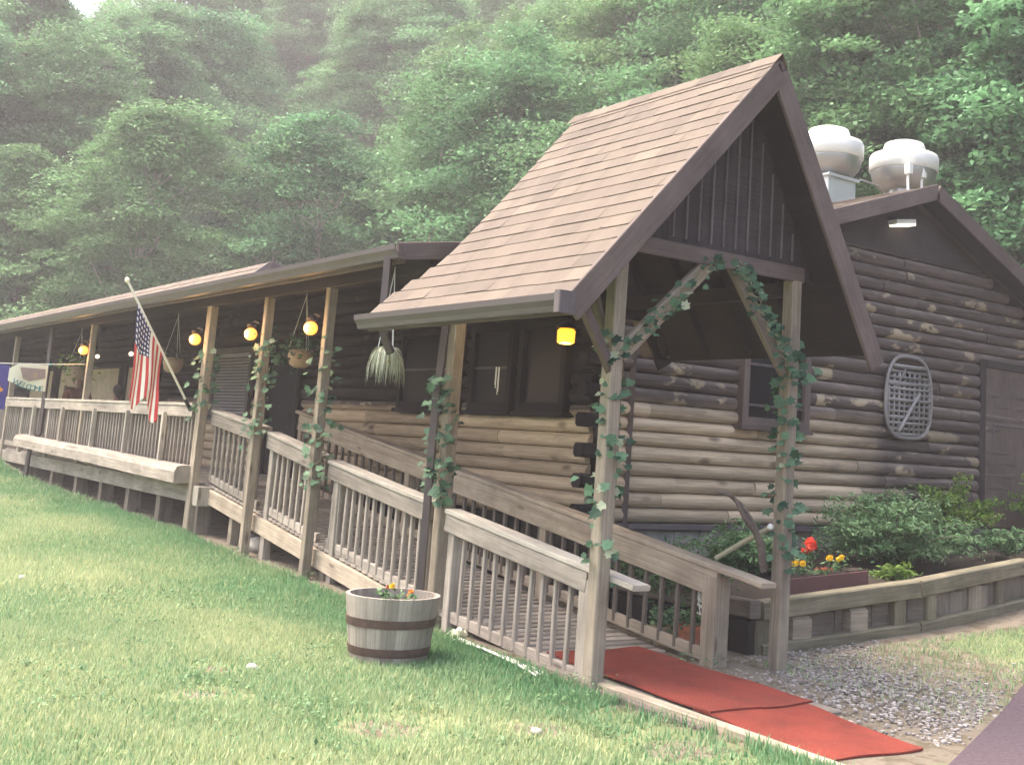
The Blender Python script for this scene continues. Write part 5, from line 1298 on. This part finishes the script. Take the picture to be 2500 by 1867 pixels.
# the wooded slope behind: one mass of instances
def forest():
    src = bpy.data.collections.new('forest_sources')
    for i in range(5):
        # crown + trunk joined into one mesh per variant
        a = variants[i][0]; b = trunks[i]; me = bpy.data.meshes.new('forest_tree')
        Va = np.empty(len(a.vertices) * 3, 'f'); a.vertices.foreach_get('co', Va); Vb = np.empty(len(b.vertices) * 3, 'f'); b.vertices.foreach_get('co', Vb)
        na = len(a.vertices); la = np.empty(len(a.loops), 'i'); a.loops.foreach_get('vertex_index', la); lb = np.empty(len(b.loops), 'i'); b.loops.foreach_get('vertex_index', lb)
        sa = np.empty(len(a.polygons), 'i'); a.polygons.foreach_get('loop_start', sa); ta = np.empty(len(a.polygons), 'i'); a.polygons.foreach_get('loop_total', ta)
        sb = np.empty(len(b.polygons), 'i'); b.polygons.foreach_get('loop_start', sb); tb = np.empty(len(b.polygons), 'i'); b.polygons.foreach_get('loop_total', tb)
        to = np.empty(len(a.polygons), 'f'); a.attributes['tone'].data.foreach_get('value', to)
        me.vertices.add(na + len(b.vertices)); me.vertices.foreach_set('co', np.concatenate([Va, Vb])); me.loops.add(len(la) + len(lb)); me.loops.foreach_set('vertex_index', np.concatenate([la, lb + na]))
        me.polygons.add(len(sa) + len(sb)); me.polygons.foreach_set('loop_start', np.concatenate([sa, sb + len(la)])); me.polygons.foreach_set('loop_total', np.concatenate([ta, tb]))
        at = me.attributes.new('tone', 'FLOAT', 'FACE'); at.data.foreach_set('value', np.concatenate([to, np.full(len(sb), .5, 'f')]))
        me.materials.append(M['leaf1']); me.materials.append(M['bark']); me.polygons.foreach_set('material_index', np.concatenate([np.zeros(len(sa), 'i'), np.ones(len(sb), 'i')])); me.update(calc_edges=True)
        src.objects.link(bpy.data.objects.new('forest_tree', me))
    rs = random.Random(77); pts = []; rots = []; scl = []
    y = 20.5
    rows = []
    for r in range(13):
        s = 3.5 + r * 3.3
        x = 6.0
        while x > -46:
            rows.append((x + rs.uniform(-1.2, 1.2), 17 + s + rs.uniform(-1.2, 1.2))); x -= 4.0
        y_ = 14
        while y_ > -16 + r:
            if s < 36: rows.append((-46 - s / .9 + rs.uniform(-1.2, 1.2), y_ + rs.uniform(-1, 1) ))
            y_ -= 4.0
    for a in range(60): rows.append((-46 - rs.uniform(2, 36), 17 + rs.uniform(-2, 36)))
    for (x, y) in rows:
        if any(math.hypot(x - q[0], y - q[1]) < 2.2 for q in singles): continue
        pts.append((x, y, gz(x, y) - .6)); rots.append((0, 0, rs.uniform(0, 6.28))); k = rs.uniform(.95, 1.35); scl.append((k, k, k * rs.uniform(.9, 1.1)))
    # low understorey filling the foot of the slope
    for k in range(220):
        x = rs.uniform(-50, 4); y = rs.uniform(17.8, 34); pts.append((x, y, gz(x, y) - .9)); rots.append((0, 0, rs.uniform(0, 6.28))); q = rs.uniform(.28, .5); scl.append((q * 1.3, q * 1.3, q))
    for k in range(40):
        x = rs.uniform(-66, -46); y = rs.uniform(0, 18); pts.append((x, y, gz(x, y) - .9)); rots.append((0, 0, rs.uniform(0, 6.28))); q = rs.uniform(.28, .5); scl.append((q * 1.3, q * 1.3, q))
    me = bpy.data.meshes.new('forest'); me.from_pydata(pts, [], [])
    for nm, dat in (('rot', rots), ('scl', scl)):
        a = me.attributes.new(nm, 'FLOAT_VECTOR', 'POINT'); a.data.foreach_set('vector', np.array(dat, 'f').ravel())
    o = bpy.data.objects.new('forest', me); C.objects.link(o); tag(o, 'dense green wood covering the steep hillside behind the building', 'wood', kind='stuff')
    g = bpy.data.node_groups.new('forest', 'GeometryNodeTree'); g.interface.new_socket('Geometry', in_out='INPUT', socket_type='NodeSocketGeometry'); g.interface.new_socket('Geometry', in_out='OUTPUT', socket_type='NodeSocketGeometry')
    gi = g.nodes.new('NodeGroupInput'); go = g.nodes.new('NodeGroupOutput'); ip = g.nodes.new('GeometryNodeInstanceOnPoints'); ci = g.nodes.new('GeometryNodeCollectionInfo')
    ci.inputs['Collection'].default_value = src; ci.inputs['Separate Children'].default_value = True; ci.inputs['Reset Children'].default_value = True
    ra = g.nodes.new('GeometryNodeInputNamedAttribute'); ra.data_type = 'FLOAT_VECTOR'; ra.inputs[0].default_value = 'rot'
    sa_ = g.nodes.new('GeometryNodeInputNamedAttribute'); sa_.data_type = 'FLOAT_VECTOR'; sa_.inputs[0].default_value = 'scl'
    g.links.new(gi.outputs[0], ip.inputs['Points']); g.links.new(ci.outputs[0], ip.inputs['Instance']); ip.inputs['Pick Instance'].default_value = True
    rv = g.nodes.new('FunctionNodeRandomValue'); rv.data_type = 'INT'; rv.inputs[4].default_value = 0; rv.inputs[5].default_value = 4; g.links.new(rv.outputs[2], ip.inputs['Instance Index'])
    g.links.new(ra.outputs[0], ip.inputs['Rotation']); g.links.new(sa_.outputs[0], ip.inputs['Scale']); g.links.new(ip.outputs[0], go.inputs[0])
    md = o.modifiers.new('forest', 'NODES'); md.node_group = g
forest()

# ------------------------------------------------------------------ haze over the wooded slope
mb = MB(); x0, x1, y0, y1, z0, z1 = -140, 70, -70, 150, -1.5, 75
V = [(x, y, z) for x in (x0, x1) for y in (y0, y1) for z in (z0, z1)]
mb.add(V, [(0, 1, 3, 2), (4, 6, 7, 5), (0, 4, 5, 1), (2, 3, 7, 6), (0, 2, 6, 4), (1, 5, 7, 3)])
hm = bpy.data.materials.new('haze'); hm.use_nodes = True; hn = hm.node_tree; hn.nodes.remove(hn.nodes['Principled BSDF'])
pv = hn.nodes.new('ShaderNodeVolumePrincipled'); pv.inputs['Color'].default_value = (.93, .90, .92, 1); pv.inputs['Density'].default_value = HAZE; pv.inputs['Anisotropy'].default_value = .1
hn.links.new(pv.outputs[0], hn.nodes['Material Output'].inputs['Volume'])
tag(mb.build('haze', hm), 'thin pale haze over the whole scene', 'haze', kind='stuff')
